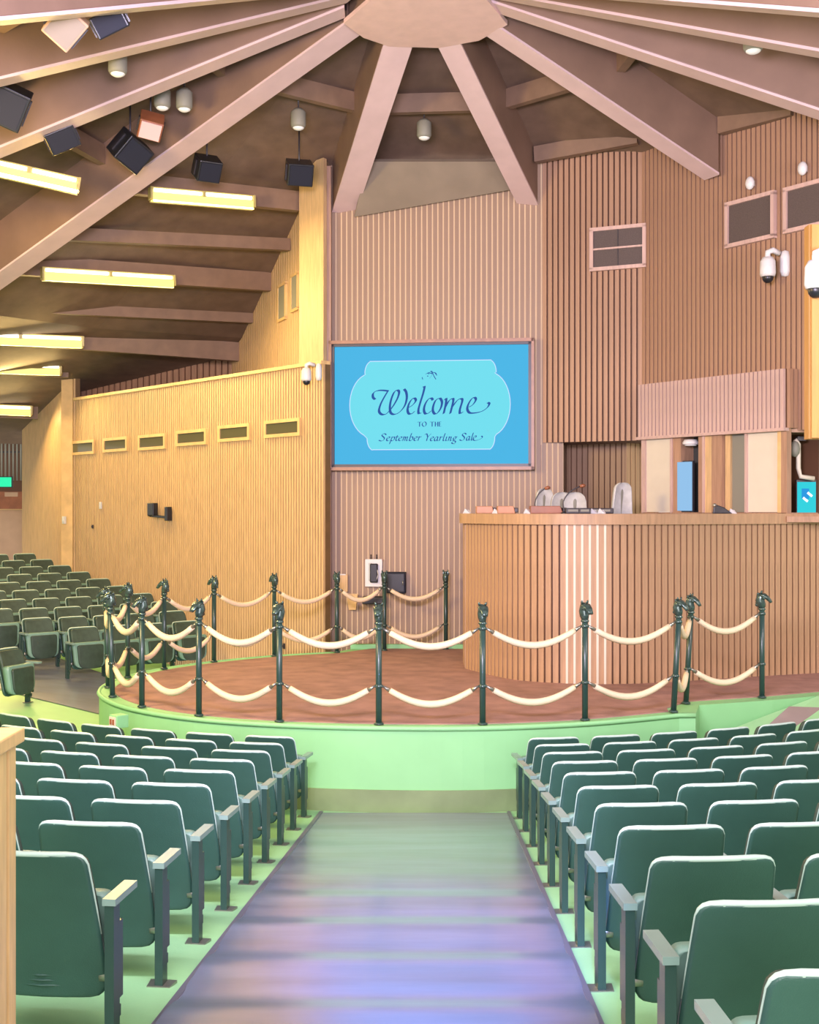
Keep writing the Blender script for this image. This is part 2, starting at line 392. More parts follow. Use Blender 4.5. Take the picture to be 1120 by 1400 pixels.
for a, b in spans:
    for z, nm in ((1.05, 'upper'), (.42, 'lower')):
        A, B = top_of(a, z), top_of(b, z); t = (B-A); L = t.length; t.normalize(); A += t*.045; B -= t*.045; L = (B-A).length
        sag = .20 if L > .5 else .26
        N = 14; pts = []
        for k in range(N+1):
            q = k/N; p = A.lerp(B, q); p.z -= sag*(1-(2*q-1)**2)*(1-.15*(2*q-1)**2); pts.append(p)
        r = [.018]+[.030+.010*math.sin(PI*k/N) for k in range(1, N)]+[.018]
        R = empty('barrier_rope', A); tag(R, 'cream %s rope %s' % (nm, where[(a, b)]), 'rope', 'cream barrier ropes of the ring')
        T = Matrix.Translation(-A)
        MB().tube(pts[1:-1], r[1:-1], 8).xf(T).build('rope_body', M['rope'], R)
        MB().tube(pts[:2], [.012, .024], 6).xf(T).build('end_clip', M['steel'], R)
        MB().tube(pts[-2:], [.024, .012], 6).xf(T).build('end_clip', M['steel'], R)

# ------------------------------------------------------------------ auditorium seats
def shell_mesh(z0, z1, wt, wb, y0, y1, th, cr=.045, cb=.09, curve=.035, arch=0):
    """curved back shell: bottom z0/y0, top z1/y1; -y is the outside"""
    rows = []; NV = 12; H = z1-z0
    zs = [0, .015, .04, .08, .14, .26, .45, .62, .78, .88, .94, .975, .992, 1]
    U = [-1, -.93, -.8, -.5, 0, .5, .8, .93, 1]
    for q in zs:
        z = z0+q*H; hw = (wb+(wt-wb)*q)/2
        if q*H < cb: e = 1-q*H/cb; hw -= cb*(1-math.sqrt(max(0, 1-e*e)))
        if (1-q)*H < cr: e = 1-(1-q)*H/cr; hw -= cr*(1-math.sqrt(max(0, 1-e*e)))
        rows.append((z, hw, y0+(y1-y0)*(q**1.25)))
    vb = []; vf = []
    for z, hw, y in rows:
        for u in U:
            yy = y+curve*(u*u)*.9
            zz = z+arch*(u*u)*(z-z0)/H
            vb.append((u*hw, yy, zz)); vf.append((u*hw*.985, yy+th, zz))
    n = len(U); m = len(rows); fs = []
    for i in range(m-1):
        for k in range(n-1):
            fs.append((i*n+k, i*n+k+1, (i+1)*n+k+1, (i+1)*n+k))
            o = m*n; fs.append((o+i*n+k, o+(i+1)*n+k, o+(i+1)*n+k+1, o+i*n+k+1))
    o = m*n
    for i in range(m-1):
        fs.append((i*n, (i+1)*n, o+(i+1)*n, o+i*n)); fs.append((i*n+n-1, o+i*n+n-1, o+(i+1)*n+n-1, (i+1)*n+n-1))
    for k in range(n-1):
        fs.append((k, o+k, o+k+1, k+1)); fs.append(((m-1)*n+k, (m-1)*n+k+1, o+(m-1)*n+k+1, o+(m-1)*n+k))
    mb = MB(); mb.add(vb+vf, fs, True); return mb, rows
SHZ0, SHZ1, SHY0, SHY1 = .17, .850, .04, -.16
sh, rows = shell_mesh(SHZ0, SHZ1, .535, .605, SHY0, SHY1, .03, arch=0, curve=.022)
shell_me = sh.mesh('back_shell', M['seat'])
cu, _ = shell_mesh(.36, .835, .50, .54, SHY0-.01, SHY1+.036, .055, arch=0, curve=.022)
cush_me = cu.mesh('back_cushion', M['seatback'])
# rolled edge along top and sides, coloured pale as its overhead highlight
pts = []
zz = [r for r in rows]
left = [(-hw, y+.022*.9+.012, z) for z, hw, y in rows[6:]]
top = [(u*rows[-1][1], rows[-1][2]+.020*u*u+.012, rows[-1][0]+.004) for u in (-.8, -.4, 0, .4, .8)]
right = [(-x, y, z) for x, y, z in reversed(left)]
pth = left+top+right
rr = [.003+.003*i/len(left) for i in range(len(left)-3)]+[.008, .011, .013]+[.014]*5+[.013, .011, .008]+[.006-.003*i/len(left) for i in range(len(left)-3)]
highlight_me = MB().tube(pth, rr, 6).mesh('edge_highlight', M['edgelight'])
mb = MB()
for k in range(3): mb.tube([(-.17, SHY0+.012, .225+k*.024), (0, SHY0-.012-.004*k, .225+k*.024), (.17, SHY0+.012, .225+k*.024)], .006, 5)
ribs_me = mb.mesh('moulded_ribs', M['seat'])
# tipped-up seat
st, _ = shell_mesh(.20, .625, .605, .54, .10, .06, .10, cr=.05, cb=.10, curve=-.01)
seat_me = st.mesh('seat_cushion', M['seatlite'])
sp, _ = shell_mesh(.185, .585, .48, .44, .195, .17, .04, cr=.04, cb=.12, curve=-.02)
pan_me = sp.mesh('seat_pan', M['seatdark'])
mb = MB().box((0, 0, .305), (.042, .075, .61)); mb.box((0, .05, .34), (.02, .12, .34)); mb.box((0, .045, .12), (.03, .05, .05))
stand_me = mb.mesh('standard', M['post'])
arm_me = MB().box((0, .10, .625), (.060, .285, .03)).mesh('armrest', M['arm'])
foot_me = MB().prism([(-.06, -.05), (.06, -.05), (.07, .05), (-.07, .05)], 0, .012).mesh('foot_plate', M['steel'])
hinge_me = MB().tube([(.015, .06, .27), (.075, .06, .27)], .028, 8).mesh('hinge', M['steel'])
def make_chair(extra, mats=None):
    """extra: None or +1/-1 side that carries an additional end standard. Base standard is on -x*side"""
    c = empty('auditorium_seat')
    inst('back_shell', shell_me, c); inst('back_cushion', cush_me, c); inst('edge_highlight', highlight_me, c); inst('moulded_ribs', ribs_me, c)
    inst('seat_cushion', seat_me, c); inst('seat_pan', pan_me, c)
    for s in extra:
        so_ = inst('standard', stand_me, c, (s*.335, 0, 0)); ar = inst('armrest', arm_me, so_); inst('foot_plate', foot_me, so_)
        inst('hinge', hinge_me, so_, (0, 0, 0), 0, (-s, 1, 1))
    return c
protos = {e: make_chair(e) for e in ((-1,), (1,))}
trees = {e: tree_of(protos[e]) for e in protos}
used = set()
def place(e, x, y, rz, label, group, z=None):
    if e in used: c = copy_tree(protos[e], trees[e])
    else: c = protos[e]; used.add(e)
    c.location = (x, y, fz(x, y) if z is None else z); c.rotation_euler = (0, 0, rz)
    tag(c, label, 'seat', group); return c
def vis(x, y, mx=30):
    if y < 1.2: return False
    px = 560+x/y*F; return -mx < px < 1120+mx
CD = {-1: 21.0, 1: 21.0}
P_ROW = .945
for side in (-1, 1):
    for i in range(11):                    # i = 0 is nearest the camera, 10 the front row at the ring
        d0 = 12.93-P_ROW*(10-i)
        if d0 < 2.9: continue
        cx = ax(CD[side]); R = CD[side]-d0
        for j in range(11):
            s = 1.075+.335+.67*j
            th = math.asin(1.41/R)+(.67*j)/R
            al_ = side*th-.026
            x = cx+R*math.sin(al_)+(-.075 if side < 0 else .02); y = CD[side]-R*math.cos(al_)
            if i < 2 and side == -1: continue
            if not vis(x, y, 150): continue
            if side == -1 and (560+x/y*F) < -90: continue
            row = ORD[10-i]
            side_w = 'left' if side < 0 else 'right'
            seatw = ('aisle seat' if j == 0 else '%s seat from aisle' % NTH[j])
            lab = 'green auditorium seat %s of the central aisle, %s row from ring, %s' % (side_w, row, seatw)
            place((-side,), x, y, al_, lab, 'green auditorium seats facing the ring')
# far left bank
tx, ty = .755, .656; nx, ny = -.656, .755
EB = Vector((-5.78, 21.0))
wall_a, wall_b = Vector((-1.43, 21.2)), Vector((-7.57, 28.3))
wd = (wall_b-wall_a).normalized(); wn = Vector((-wd.y, wd.x))       # left normal
def wall_side(p): v = p-wall_a; return v.x*wd.y-v.y*wd.x
rz = math.atan2(-nx, ny)            # chair +y must point to ring: direction (-n)
rz_face = math.atan2(nx, -ny)
for k in range(10):
    o = EB+Vector((nx, ny))*.93*k
    start = 0 if k == 0 else (-.41/.67 if k == 1 else -8-.5*(k % 2))
    j = 0; cnt = 0; cand = []
    for j in range(0, 24):
        s = (start+j)*.67+.335
        p = o+Vector((tx, ty))*s
        if wall_side(p+Vector((tx, ty))*.33) > -.12: break
        if vis(p.x, p.y, 12): cand.append(p)
    if k >= 2:                       # rows further up are set out from the wall
        s = 0
        while wall_side(o+Vector((tx, ty))*(s+.33)) < -.14: s += .02
        cand = [o+Vector((tx, ty))*(s-.67*m) for m in range(22)]; cand = [p for p in cand if vis(p.x, p.y, 12)][::-1]
    for m, p in enumerate(reversed(cand)):
        ws = 'next to the yellow wall' if m == 0 else '%s from the yellow wall' % NTH[m]
        place((1,), p.x, p.y, rz_face, 'dark green seat in far left bank, %s row, %s' % (ORD[k], ws), 'dark green seats in the far left bank')
# two seats of the next bank at the frame edge
for q, lab in ((0, 'dark green seat at left edge, alone before the side aisle, pale floor under it'),):
    place((-1,), -5.98-.2*q, 18.75-.6*q, math.radians(-112), lab, 'dark green seats at the left edge')

# ------------------------------------------------------------------ slatted walls
def slat_wall(name, a, b, z0, z1, pitch, wdt, dep, ms, mback, single=True, top=None, side=1, slatname='slat', th=.10, parent=None, hook=None):
    """a->b base line, slats on the side (-normal) that faces the hall"""
    a = Vector(a); b = Vector(b); t = (b-a); L = t.length; t.normalize(); nrm = Vector((t.y, -t.x))*side
    w_ = empty(name, (a.x, a.y, z0)) if parent is None else parent
    mb = MB(); zt = (lambda u: z1) if top is None else top
    q = -nrm*th
    A, B = Vector((0, 0)), b-a
    mb.add([(0, 0, 0), (B.x, B.y, 0), (B.x, B.y, zt(1)-z0), (0, 0, zt(0)-z0), (q.x, q.y, 0), (B.x+q.x, B.y+q.y, 0), (B.x+q.x, B.y+q.y, zt(1)-z0), (q.x, q.y, zt(0)-z0)],
           [(0, 1, 2, 3), (5, 4, 7, 6), (0, 3, 7, 4), (1, 5, 6, 2), (3, 2, 6, 7), (0, 4, 5, 1)])
    wo = mb.build(name if parent is None else 'wall_panel', mback)
    if parent is None:
        bpy.data.objects.remove(w_); wo.name = name; wo.location = (a.x, a.y, z0); tag(wo, kind='structure')
    else: wo.parent = parent
    n = int(L/pitch); ang = math.atan2(t.y, t.x)
    unit = MB().box((0, 0, .5), (wdt, dep, 1)).mesh(slatname, ms)
    al = MB()
    for i in range(n):
        s = (i+.5)*L/n; h = zt(s/L)-z0
        c = t*s+nrm*dep/2
        if single:
            inst(slatname, unit, wo, (c.x, c.y, 0), ang, (1, 1, h))
        else:
            al.box((c.x, c.y, h/2), (wdt, dep, h), Matrix.Rotation(ang, 3, 'Z'))
    if not single:
        o = al.build(slatname+'s', ms, wo); o['kind'] = 'stuff'
    return wo
bw_a, bw_b = (-1.46, 21.6), (2.62, 21.16)
slat_wall('wall_back', bw_a, bw_b, .5, 9.3, .092, .070, .014, M['brown2'], M['paleback'])
# dark corner post between the two walls
tag(MB().box((-1.40, 21.45, 4.9), (.10, .16, 8.6)).build('trim_3', M['brown']), kind='structure')
# right upper wall, two facets, overhanging a recess
fa0 = W(742, 604, 21.2); fa1 = W(880, 604, 20.5); fb1 = W(1112, 604, 18.0); fb2 = W(1300, 604, 15.9)
zb = W(800, 604, 20.9).z
slat_wall('wall_right', (fa0.x, fa0.y), (fa1.x, fa1.y), zb, 9.6, .092, .066, .045, M['brown'], M['brownback'])
slat_wall('wall_far_right', (fa1.x, fa1.y), (fb2.x, fb2.y), zb, 9.6, .092, .066, .045, M['brown'], M['brownback'])
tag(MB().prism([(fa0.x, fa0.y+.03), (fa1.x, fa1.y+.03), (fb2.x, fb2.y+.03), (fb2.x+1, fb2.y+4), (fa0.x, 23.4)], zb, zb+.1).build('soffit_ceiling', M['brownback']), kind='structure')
# recess walls
slat_wall('wall_recess_back', (2.24, 22.3), (3.75, 21.35), .94, zb, .1, .08, .025, M['brown2'], M['brownback'])
slat_wall('wall_recess_side', (3.70, 21.35), (4.35, 21.75), .94, zb, .1, .08, .025, M['yellow'], M['brownback'])
# side of recess, left
tag(MB().box((2.24, 21.75, 2.7), (.06, 1.1, 3.4)).build('wall_recess_left', M['brown']), kind='structure')

# left lower yellow wall with slot windows
zl0, zl1 = .0, W(440, 498, 21.2).z
la, lb = Vector((-1.43, 21.2)), Vector((-7.57, 28.3))
ll = slat_wall('wall_left', (lb.x, lb.y), (la.x, la.y), zl0, zl1, .079, .046, .04, M['yellow'], M['yellowback'], single=False, side=1)
cap = MB().bar((lb.x, lb.y, zl1+.03), (la.x, la.y, zl1+.03), .2, .06); tag(cap.build('trim_4', M['oaktrim']), kind='structure')
def on_line(px, a, b):             # point on base line seen at pixel column px
    k = (px-560)/F; t = (k*a.y-a.x)/((b.x-a.x)-k*(b.y-a.y)); return a.lerp(b, t)
ang_l = math.atan2(la.y-lb.y, la.x-lb.x)
lt = (la-lb).normalized(); ln = Vector((lt.y, -lt.x))
slots = [(103, 131, 606, 618), (147, 176, 602, 614), (195, 228, 598, 611), (247, 284, 592, 605), (305, 343, 585, 599), (368, 412, 578, 593)]
SL = ['leftmost slot window, smallest and darkest, in the yellow wall', 'second slot window from the left in the yellow wall', 'third slot window from left, above the bracketed black box',
      'fourth slot window from left in the yellow wall', 'fifth slot window from left in the yellow wall', 'rightmost and largest slot window, nearest the white camera']
for i, (x0, x1, y0, y1) in enumerate(slots):
    p = on_line(x0, la, lb)*.5+on_line(x1, la, lb)*.5; wd_ = (on_line(x1, la, lb)-on_line(x0, la, lb)).length
    zc = CH-((y0+y1)/2-697)/F*p.y; hh = (y1-y0)/F*p.y
    s = empty('slot_window', (p.x+ln.x*.05, p.y+ln.y*.05, zc), ang_l); tag(s, SL[i], 'window', 'slot windows in the yellow wall')
    MB().box((0, 0, 0), (wd_, .03, hh)).build('pane', M['slotglass'], s)
    f = MB(); e = .06
    f.box((0, 0, hh/2+e/2), (wd_+2*e, .07, e)); f.box((0, 0, -hh/2-e/2), (wd_+2*e, .07, e)); f.box((-wd_/2-e/2, 0, 0), (e, .07, hh)); f.box((wd_/2+e/2, 0, 0), (e, .07, hh))
    f.build('window_frame', M['oaktrim'], s)
# small things on the left wall
def wl(px, py, out=.06):
    p = on_line(px, la, lb); return Vector((p.x+ln.x*out, p.y+ln.y*out, CH-(py-697)/F*p.y))
for px, py, lab, w_, h_, m in ((141, 691, 'white switch plate on yellow wall, right of the lower one', .09, .15, 'white'), (130, 720, 'tiny dark socket below the switches on yellow wall', .05, .08, 'bezel'), (392, 883, 'tiny dark plug hole low on yellow wall behind the ropes', .04, .10, 'bezel')):
    p = wl(px, py); o = empty('wall_plate', p, ang_l); tag(o, lab, 'switch')
    MB().box((0, 0, 0), (w_, .03, h_)).build('plate', M[m], o, .004); MB().box((0, -.02, 0), (w_*.35, .02, h_*.4)).build('toggle', M[m], o)
p = wl(226, 705, .16); o = empty('wall_bracket', p, ang_l); tag(o, 'black wall bracket with a small box on its left, on yellow wall', 'bracket')
MB().bar((-.30, 0, 0), (.34, 0, -.03), .05, .05).build('bracket_arm', M['black'], o, .01)
MB().box((-.20, -.02, .13), (.24, .12, .26)).build('mounted_box', M['black'], o, .015)
MB().box((.34, .03, .04), (.10, .12, .28)).build('mount_plate', M['black'], o, .01)
MB().tube([(-.30, 0, 0), (-.30, -.06, .02)], .03, 8).build('arm_knob', M['black'], o)

# security cameras
def sec_cam(x, y, d, rz, s, lab):
    p = W(x, y, d); o = empty('security_camera', p, rz); o.scale = (s, s, s); tag(o, lab, 'camera')
    MB().lathe([(.001, .16), (.07, .155), (.10, .10), (.105, -.06), (.09, -.10)], 14).build('housing', M['white'], o)
    MB().ball((0, 0, -.11), (.075, .075, .075), 12, 8).build('dome_lens', M['black'], o)
    MB().tube([(0, 0, .16), (0, 0, .22), (.06, 0, .25), (.16, .05, .22)], .04, 8).build('bracket', M['white'], o)
    MB().lathe([(.001, .2), (.05, .18), (.065, .1), (.065, -.08), (.045, -.14), (.001, -.15)], 12, (.24, .05, .06)).build('side_unit', M['white'], o)
    return o
sec_cam(419, 514, 21.0, 0, .85, 'white dome camera on the top corner of the yellow wall')
sec_cam(1050, 368, 17.95, 0, 1.1, 'white dome camera on brown slatted wall below the vents')
sec_cam(1116, 380, 12.9, 0, 1.15, 'large cream-lit dome camera at right edge on the orange panel')

# return wall on the far left and the area behind it
ra, rb = Vector((-7.60, 28.3)), Vector((-10.0, 32.2))
slat_wall('wall_left_return', (rb.x, rb.y), (ra.x, ra.y), .5, 8.2, .079, .046, .04, M['yellow'], M['yellowback'], single=False)
tag(MB().box((-7.80, 28.42, 4.0), (.26, .22, 7.2)).build('trim_5', M['oaktrim']), kind='structure')
# upper wall behind the low wall
ua, ub = Vector((-1.50, 21.45)), Vector((-3.9, 27.4))
slat_wall('wall_left_upper', (ub.x, ub.y), (ua.x, ua.y), zl1-.3, 9.4, .15, .125, .02, M['yellow'], M['yellowback'], single=False, th=.1)
# face of the corner pier at the end of the upper wall
tag(MB().prism([(-1.93, 21.75), (-1.47, 21.22), (-1.42, 21.30), (-1.60, 22.0)], zl1-.1, 9.3).build('trim_6', M['yellow']), kind='structure')
# dark wall behind the low roof
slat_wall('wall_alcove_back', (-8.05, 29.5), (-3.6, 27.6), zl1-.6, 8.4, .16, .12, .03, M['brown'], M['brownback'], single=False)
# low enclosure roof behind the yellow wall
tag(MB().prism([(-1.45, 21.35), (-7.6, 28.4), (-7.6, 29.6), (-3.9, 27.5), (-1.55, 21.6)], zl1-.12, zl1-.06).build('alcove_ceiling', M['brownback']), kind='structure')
# small vents high on the upper left wall
for (x0, x1, y0, y1, dd, lab) in ((384, 394, 390, 437, 24.6, 'narrow upright vent on upper yellow wall, left of the two'), (402, 411, 376, 424, 22.6, 'narrow upright vent on upper yellow wall, right of the two')):
    un = (ua-ub).normalized(); nn = Vector((un.y, -un.x)); p = on_line((x0+x1)/2, ua, ub); zc = CH-((y0+y1)/2-697)/F*p.y
    wd_ = (on_line(x1, ua, ub)-on_line(x0, ua, ub)).length; hh = (y1-y0)/F*p.y
    o = empty('wall_vent', (p.x+nn.x*.04, p.y+nn.y*.04, zc), math.atan2(un.y, un.x)); tag(o, lab, 'vent')
    MB().box((0, 0, 0), (wd_, .03, hh)).build('grille', M['grey'], o)
    f = MB(); e = .05
    f.box((0, 0, hh/2), (wd_+e, .06, e)); f.box((0, 0, -hh/2), (wd_+e, .06, e)); f.box((-wd_/2, 0, 0), (e, .06, hh)); f.box((wd_/2, 0, 0), (e, .06, hh))
    f.build('vent_frame', M['oaktrim'], o)
# far back-left: tan half wall, railing of pipes, sign
tag(MB().box((-13, 35.0, 1.65), (7, .2, 3.3)).build('wall_far_left', M['tan']), kind='structure')
zt = W(20, 695, 34.9).z
tag(MB().box((-13, 34.95, zt), (7, .32, .08)).build('trim_7', M['oaktrim']), kind='structure')
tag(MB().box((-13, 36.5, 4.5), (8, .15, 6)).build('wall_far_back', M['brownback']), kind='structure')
rl = empty('slatted_screen', W(18, 700, 35.6)); tag(rl, 'grey upright pipe screen seen through the far left opening', 'screen')
for k in range(9): MB().tube([(-.55+.11*k, 0, .9), (-.55+.11*k, 0, 2.5)], .03, 6).build('upright_pipe', M['grey'], rl)
MB().bar((-.6, .05, 1.72), (.4, .05, 1.72), .05, .05).build('rail', M['bezel'], rl)
p = W(7, 659, 33.0); o = empty('lit_sign', p); tag(o, 'small glowing green sign at the far left edge', 'sign')
MB().box((0, 0, 0), (.32, .06, .25)).build('sign_face', M['exitgreen'], o, .01); MB().box((0, .05, 0), (.38, .05, .30)).build('sign_housing', M['bezel'], o)
o = empty('wall_cabinet', W(18, 683, 34.4)); tag(o, 'red-brown cabinet front behind the tan half wall', 'cabinet')
MB().box((0, 0, -.02), (.74, .3, .48)).build('cabinet_body', M['redwood'], o); MB().box((0, -.16, .14), (.36, .02, .12)).build('cabinet_label', M['tan'], o)
p = W(88, 711, 28.1); o = empty('wall_plate', (p.x, p.y-.02, p.z), ang_l); tag(o, 'white switch plate at the yellow wall corner, lower left', 'switch')
MB().box((0, 0, 0), (.12, .05, .17)).build('plate', M['white'], o, .005); MB().box((0, -.03, 0), (.04, .03, .06)).build('toggle', M['white'], o)

# ------------------------------------------------------------------ ceiling: hub, beams, deck, purlins
HC = Vector((.12, 16.9)); Z0 = 10.49; SL_ = .415
BA = [-150, -119, -91, -60.5, -15.0, 23.7, 64.5, 102.4, 131, 153]
BL = {-60.5: 13.5, -15.0: 4.85, 23.7: 4.75, 64.5: 5.0, 102.4: 9, -91: 12, -119: 12, -150: 12, 131: 12, 153: 12}
LB = {-150: 'topmost left ceiling beam, running almost level out of frame', -119: 'ceiling beam second from top on the left, with a pale underside', -91: 'ceiling beam third from top on the left, above the row of speakers',
      -60.5: 'long diagonal beam at left, golden where the tube lights shine', -15.0: 'broad lilac-bottomed beam left of the grey soffit, down to wall corner', 23.7: 'beam right of the grey soffit, ending above the screen',
      64.5: 'beam ending on the brown slatted wall above the small vent', 102.4: 'long beam to the right edge above the white sconces', 131: 'ceiling beam second from top on the right', 153: 'topmost right ceiling beam at the upper frame edge'}
def hz(r):       # underside height of the beams
    return Z0-SL_*r if r < 10.5 else Z0-SL_*10.5-.2*(r-10.5)
def pol(a, r): a = math.radians(a); return Vector((HC.x+r*math.sin(a), HC.y+r*math.cos(a)))
BD = .85
for a in BA:
    L = BL[a]; rs = [1.0, L] if L < 10.5 else [1.0, 10.5, L]
    p0 = pol(a, 1.0); o = empty('ceiling_beam', (p0.x, p0.y, hz(1.0))); tag(o, LB[a], 'beam', 'radiating ceiling beams')
    t = Vector((math.sin(math.radians(a)), math.cos(math.radians(a)))); s = Vector((t.y, -t.x)); hw = {-15.0: .21, -60.5: .21}.get(a, .17)
    vs = []
    for r in rs:
        q = pol(a, r)-p0
        for sx in (-1, 1):
            for up in (0, BD): vs.append((q.x+s.x*hw*sx, q.y+s.y*hw*sx, hz(r)-hz(1.0)+up))
    fs = [(0, 1, 3, 2)]+[tuple(4*(len(rs)-1)+k for k in (0, 2, 3, 1))]
    for i in range(len(rs)-1):
        b = 4*i; fs += [(b, b+2, b+6, b+4), (b+1, b+5, b+7, b+3), (b, b+4, b+5, b+1), (b+2, b+3, b+7, b+6)]
    MB().add(vs, fs).build('beam_body', M['beam'], o, .012)
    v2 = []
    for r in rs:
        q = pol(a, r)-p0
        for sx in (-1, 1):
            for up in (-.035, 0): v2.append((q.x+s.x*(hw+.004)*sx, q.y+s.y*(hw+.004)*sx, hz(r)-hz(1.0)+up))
    MB().add(v2, fs).build('lit_underside', M['beamlit'], o)  # thin pale layer painting the light under the beam
    # steel shoe at the hub
    q = pol(a, 1.1)-p0
    MB().box((q.x, q.y, .30), (.16, hw*2+.03, .34), Matrix.Rotation(PI/2-math.radians(a), 3, 'Z')).build('steel_shoe', M['bezel'], o)
# hub
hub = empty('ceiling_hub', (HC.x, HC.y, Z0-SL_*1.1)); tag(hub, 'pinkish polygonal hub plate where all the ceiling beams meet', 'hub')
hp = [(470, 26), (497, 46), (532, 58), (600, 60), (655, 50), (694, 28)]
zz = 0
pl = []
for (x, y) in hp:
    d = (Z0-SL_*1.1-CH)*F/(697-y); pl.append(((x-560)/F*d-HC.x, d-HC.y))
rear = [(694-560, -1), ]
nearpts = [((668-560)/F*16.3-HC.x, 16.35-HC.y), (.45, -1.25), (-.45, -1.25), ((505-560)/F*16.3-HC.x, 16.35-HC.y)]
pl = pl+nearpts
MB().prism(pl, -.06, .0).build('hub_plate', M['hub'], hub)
MB().prism([(x*.92, y*.92) for x, y in pl], 0, .9).build('hub_drum', M['purlin'], hub)
# deck
def dz(r): return hz(r)+BD-.02
mb = MB(); ring_r = {}
def sector(a0, a1, rmax0, rmax1):
    vs = []; rr = [.6, 3.2, 5.6, 8.0, 10.5, 13, 16, 20]
    for a, rm in ((a0, rmax0), ((a0+a1)/2, (rmax0+rmax1)/2), (a1, rmax1)):
        for r in rr:
            r_ = min(r, rm); p = pol(a, r_); vs.append((p.x, p.y, dz(r_)))
    n = len(rr); mb.add(vs, [(i*n+k, i*n+k+1, (i+1)*n+k+1, (i+1)*n+k) for i in range(2) for k in range(n-1)])
AA = BA+[BA[0]+360]
for i in range(len(BA)):
    a0, a1 = AA[i], AA[i+1]
    lim = lambda a: 6.2 if -16 < a < 70 else (12 if 70 <= a < 140 else 20)
    sector(a0, a1, lim(a0) if a0 != -15.0 or i != 3 else 20, lim(a1) if a1 != -15.0 else 20)
ce = mb.build('ceiling', M['deck']); tag(ce, kind='structure')
# purlins: short timbers between the beams
def purl(a0, a1, r, lab, h=.30, below=.0):
    p, q = pol(a0, r), pol(a1, r); t = (q-p).normalized(); p = p+t*.2; q = q-t*.2
    z = dz(r)-h/2-.01-below
    o = MB().bar((p.x, p.y, z), (q.x, q.y, z), .13, h).build('ceiling_purlin', M['purlin']); return tag(o, lab, 'purlin', 'timbers between the ceiling beams')
names = {0: 'between the two uppermost left beams', 1: 'between second and third left beams', 2: 'between third left beam and golden diagonal beam', 3: 'between golden diagonal and lilac-bottomed beams',
         4: 'above the grey soffit', 5: 'between the soffit beam and beam over vent', 6: 'between the vent beam and far right beam', 7: 'between the two lower right beams', 8: 'between the two uppermost right beams'}
for i in range(9):
    for r, nm in ((3.25, 'inner'), (5.6, 'outer')):
        if i in (4, 5) and r > 5: continue
        if i == 3 and r > 5: continue
        if i == 6 and r > 5: continue
        purl(BA[i], BA[i+1], r, 'brown %s ceiling timber %s' % (nm, names[i]))
for i, nm in ((1, 'second and third left beams'), (2, 'third and golden diagonal left beams')):
    purl(BA[i], BA[i+1], 8.0, 'outermost ceiling timber between %s' % nm)
# grey soffit over the screen wall
q = [W(470, 297, 21.42), W(738, 257, 21.0), W(694, 221, 20.85), W(504, 221, 20.85)]
q = [Vector((-.95, 21.40, q[0].z)), Vector((1.78, 21.08, q[1].z)), Vector((1.66, 20.75, W(692, 221, 20.75).z)), Vector((-.70, 20.75, W(503, 221, 20.75).z))]
up = Vector((0, .06, .06))
mb = MB(); mb.add([tuple(v) for v in q]+[tuple(v+up) for v in q], [(0, 1, 2, 3), (4, 7, 6, 5), (0, 4, 5, 1), (1, 5, 6, 2), (2, 6, 7, 3), (3, 7, 4, 0)])
tag(mb.build('soffit_panel', M['soffit']), 'grey-taupe sloping soffit panel above the screen wall', 'panel')
# timbers where the deck meets the right walls
for (x0, y0, d0, x1, y1, d1, lab) in ((732, 212, 20.95, 872, 186, 20.2, 'ceiling timber along the wall top, right of the soffit beam'), (985, 172, 18.9, 1085, 146, 17.9, 'ceiling timber along the wall top at far right')):
    tag(MB().bar(W(x0, y0, d0), W(x1, y1, d1), .14, .26).build('ceiling_purlin', M['purlin']), lab, 'purlin', 'timbers between the ceiling beams')

# left section purlins with tube lights
def fixture(x0, y0, d0, x1, y1, d1, lab, aim=-35, pw=110):
    a, b = W(x0, y0, d0), W(x1, y1, d1); mid = (a+b)/2; t = b-a; L = t.length; ang = math.atan2(t.y, t.x); tilt = math.asin(t.z/L)
    o = empty('tube_light', mid); o.rotation_euler = (0, -tilt, ang); tag(o, lab, 'light', 'long tube lights on the left ceiling')
    MB().box((0, .05, -.01), (L, .10, .25)).build('housing', M['housing'], o, .01)
    for s in (-1, 1):
        MB().tube([(-L/2+.05 if s < 0 else .04, -.04, .05), (-.04 if s < 0 else L/2-.05, -.04, .05)], .028, 8).build('tube', M['tube'], o)
    MB().box((0, -.035, -.075), (L-.06, .07, .14)).build('diffuser', M['lens'], o)
    for s in (-1, 1): MB().box((s*L/2, .02, 0), (.03, .17, .20)).build('end_cap', M['housing'], o)
    MB().box((0, -.04, .04), (.05, .09, .09)).build('lamp_holder', M['housing'], o)
    l = bpy.data.lights.new('tube_lamp', 'AREA'); l.shape = 'RECTANGLE'; l.size = L; l.size_y = .12; l.energy = pw; l.color = (1, .70, .27)
    lo = bpy.data.objects.new('tube_lamp', l); C.objects.link(lo); lo.parent = o; lo.location = (0, -.10, -.12); lo.rotation_euler = (math.radians(aim), 0, 0)
    return o
fx = [(-30, 222, 17.8, 108, 253, 18.2, 'topmost tube light at left edge, above the golden beam', 40, 170),
      (206, 264, 20.3, 347, 276, 21.1, 'tube light right below the golden beam, under the speakers', 5, 60),
      (58, 373, 22.0, 238, 384, 23.2, 'longest fully visible tube light, over the dark ceiling'),
      (-60, 460, 24.5, 114, 467, 25.2, 'tube light at left edge, third below the golden beam'),
      (-70, 500, 27.0, 84, 505, 27.4, 'tube light at left edge, just under the third one'),
      (-80, 556, 29.4, 44, 561, 29.8, 'lowest tube light, at left edge over the far opening')]
for f in fx: fixture(*f)
def purl2(x0, y0, d0, x1, y1, d1, h, lab):
    a, b = W(x0, y0, d0), W(x1, y1, d1)
    tag(MB().bar(a, b, .16, h).build('ceiling_purlin', M['purlin']), lab, 'purlin', 'timbers between the ceiling beams')
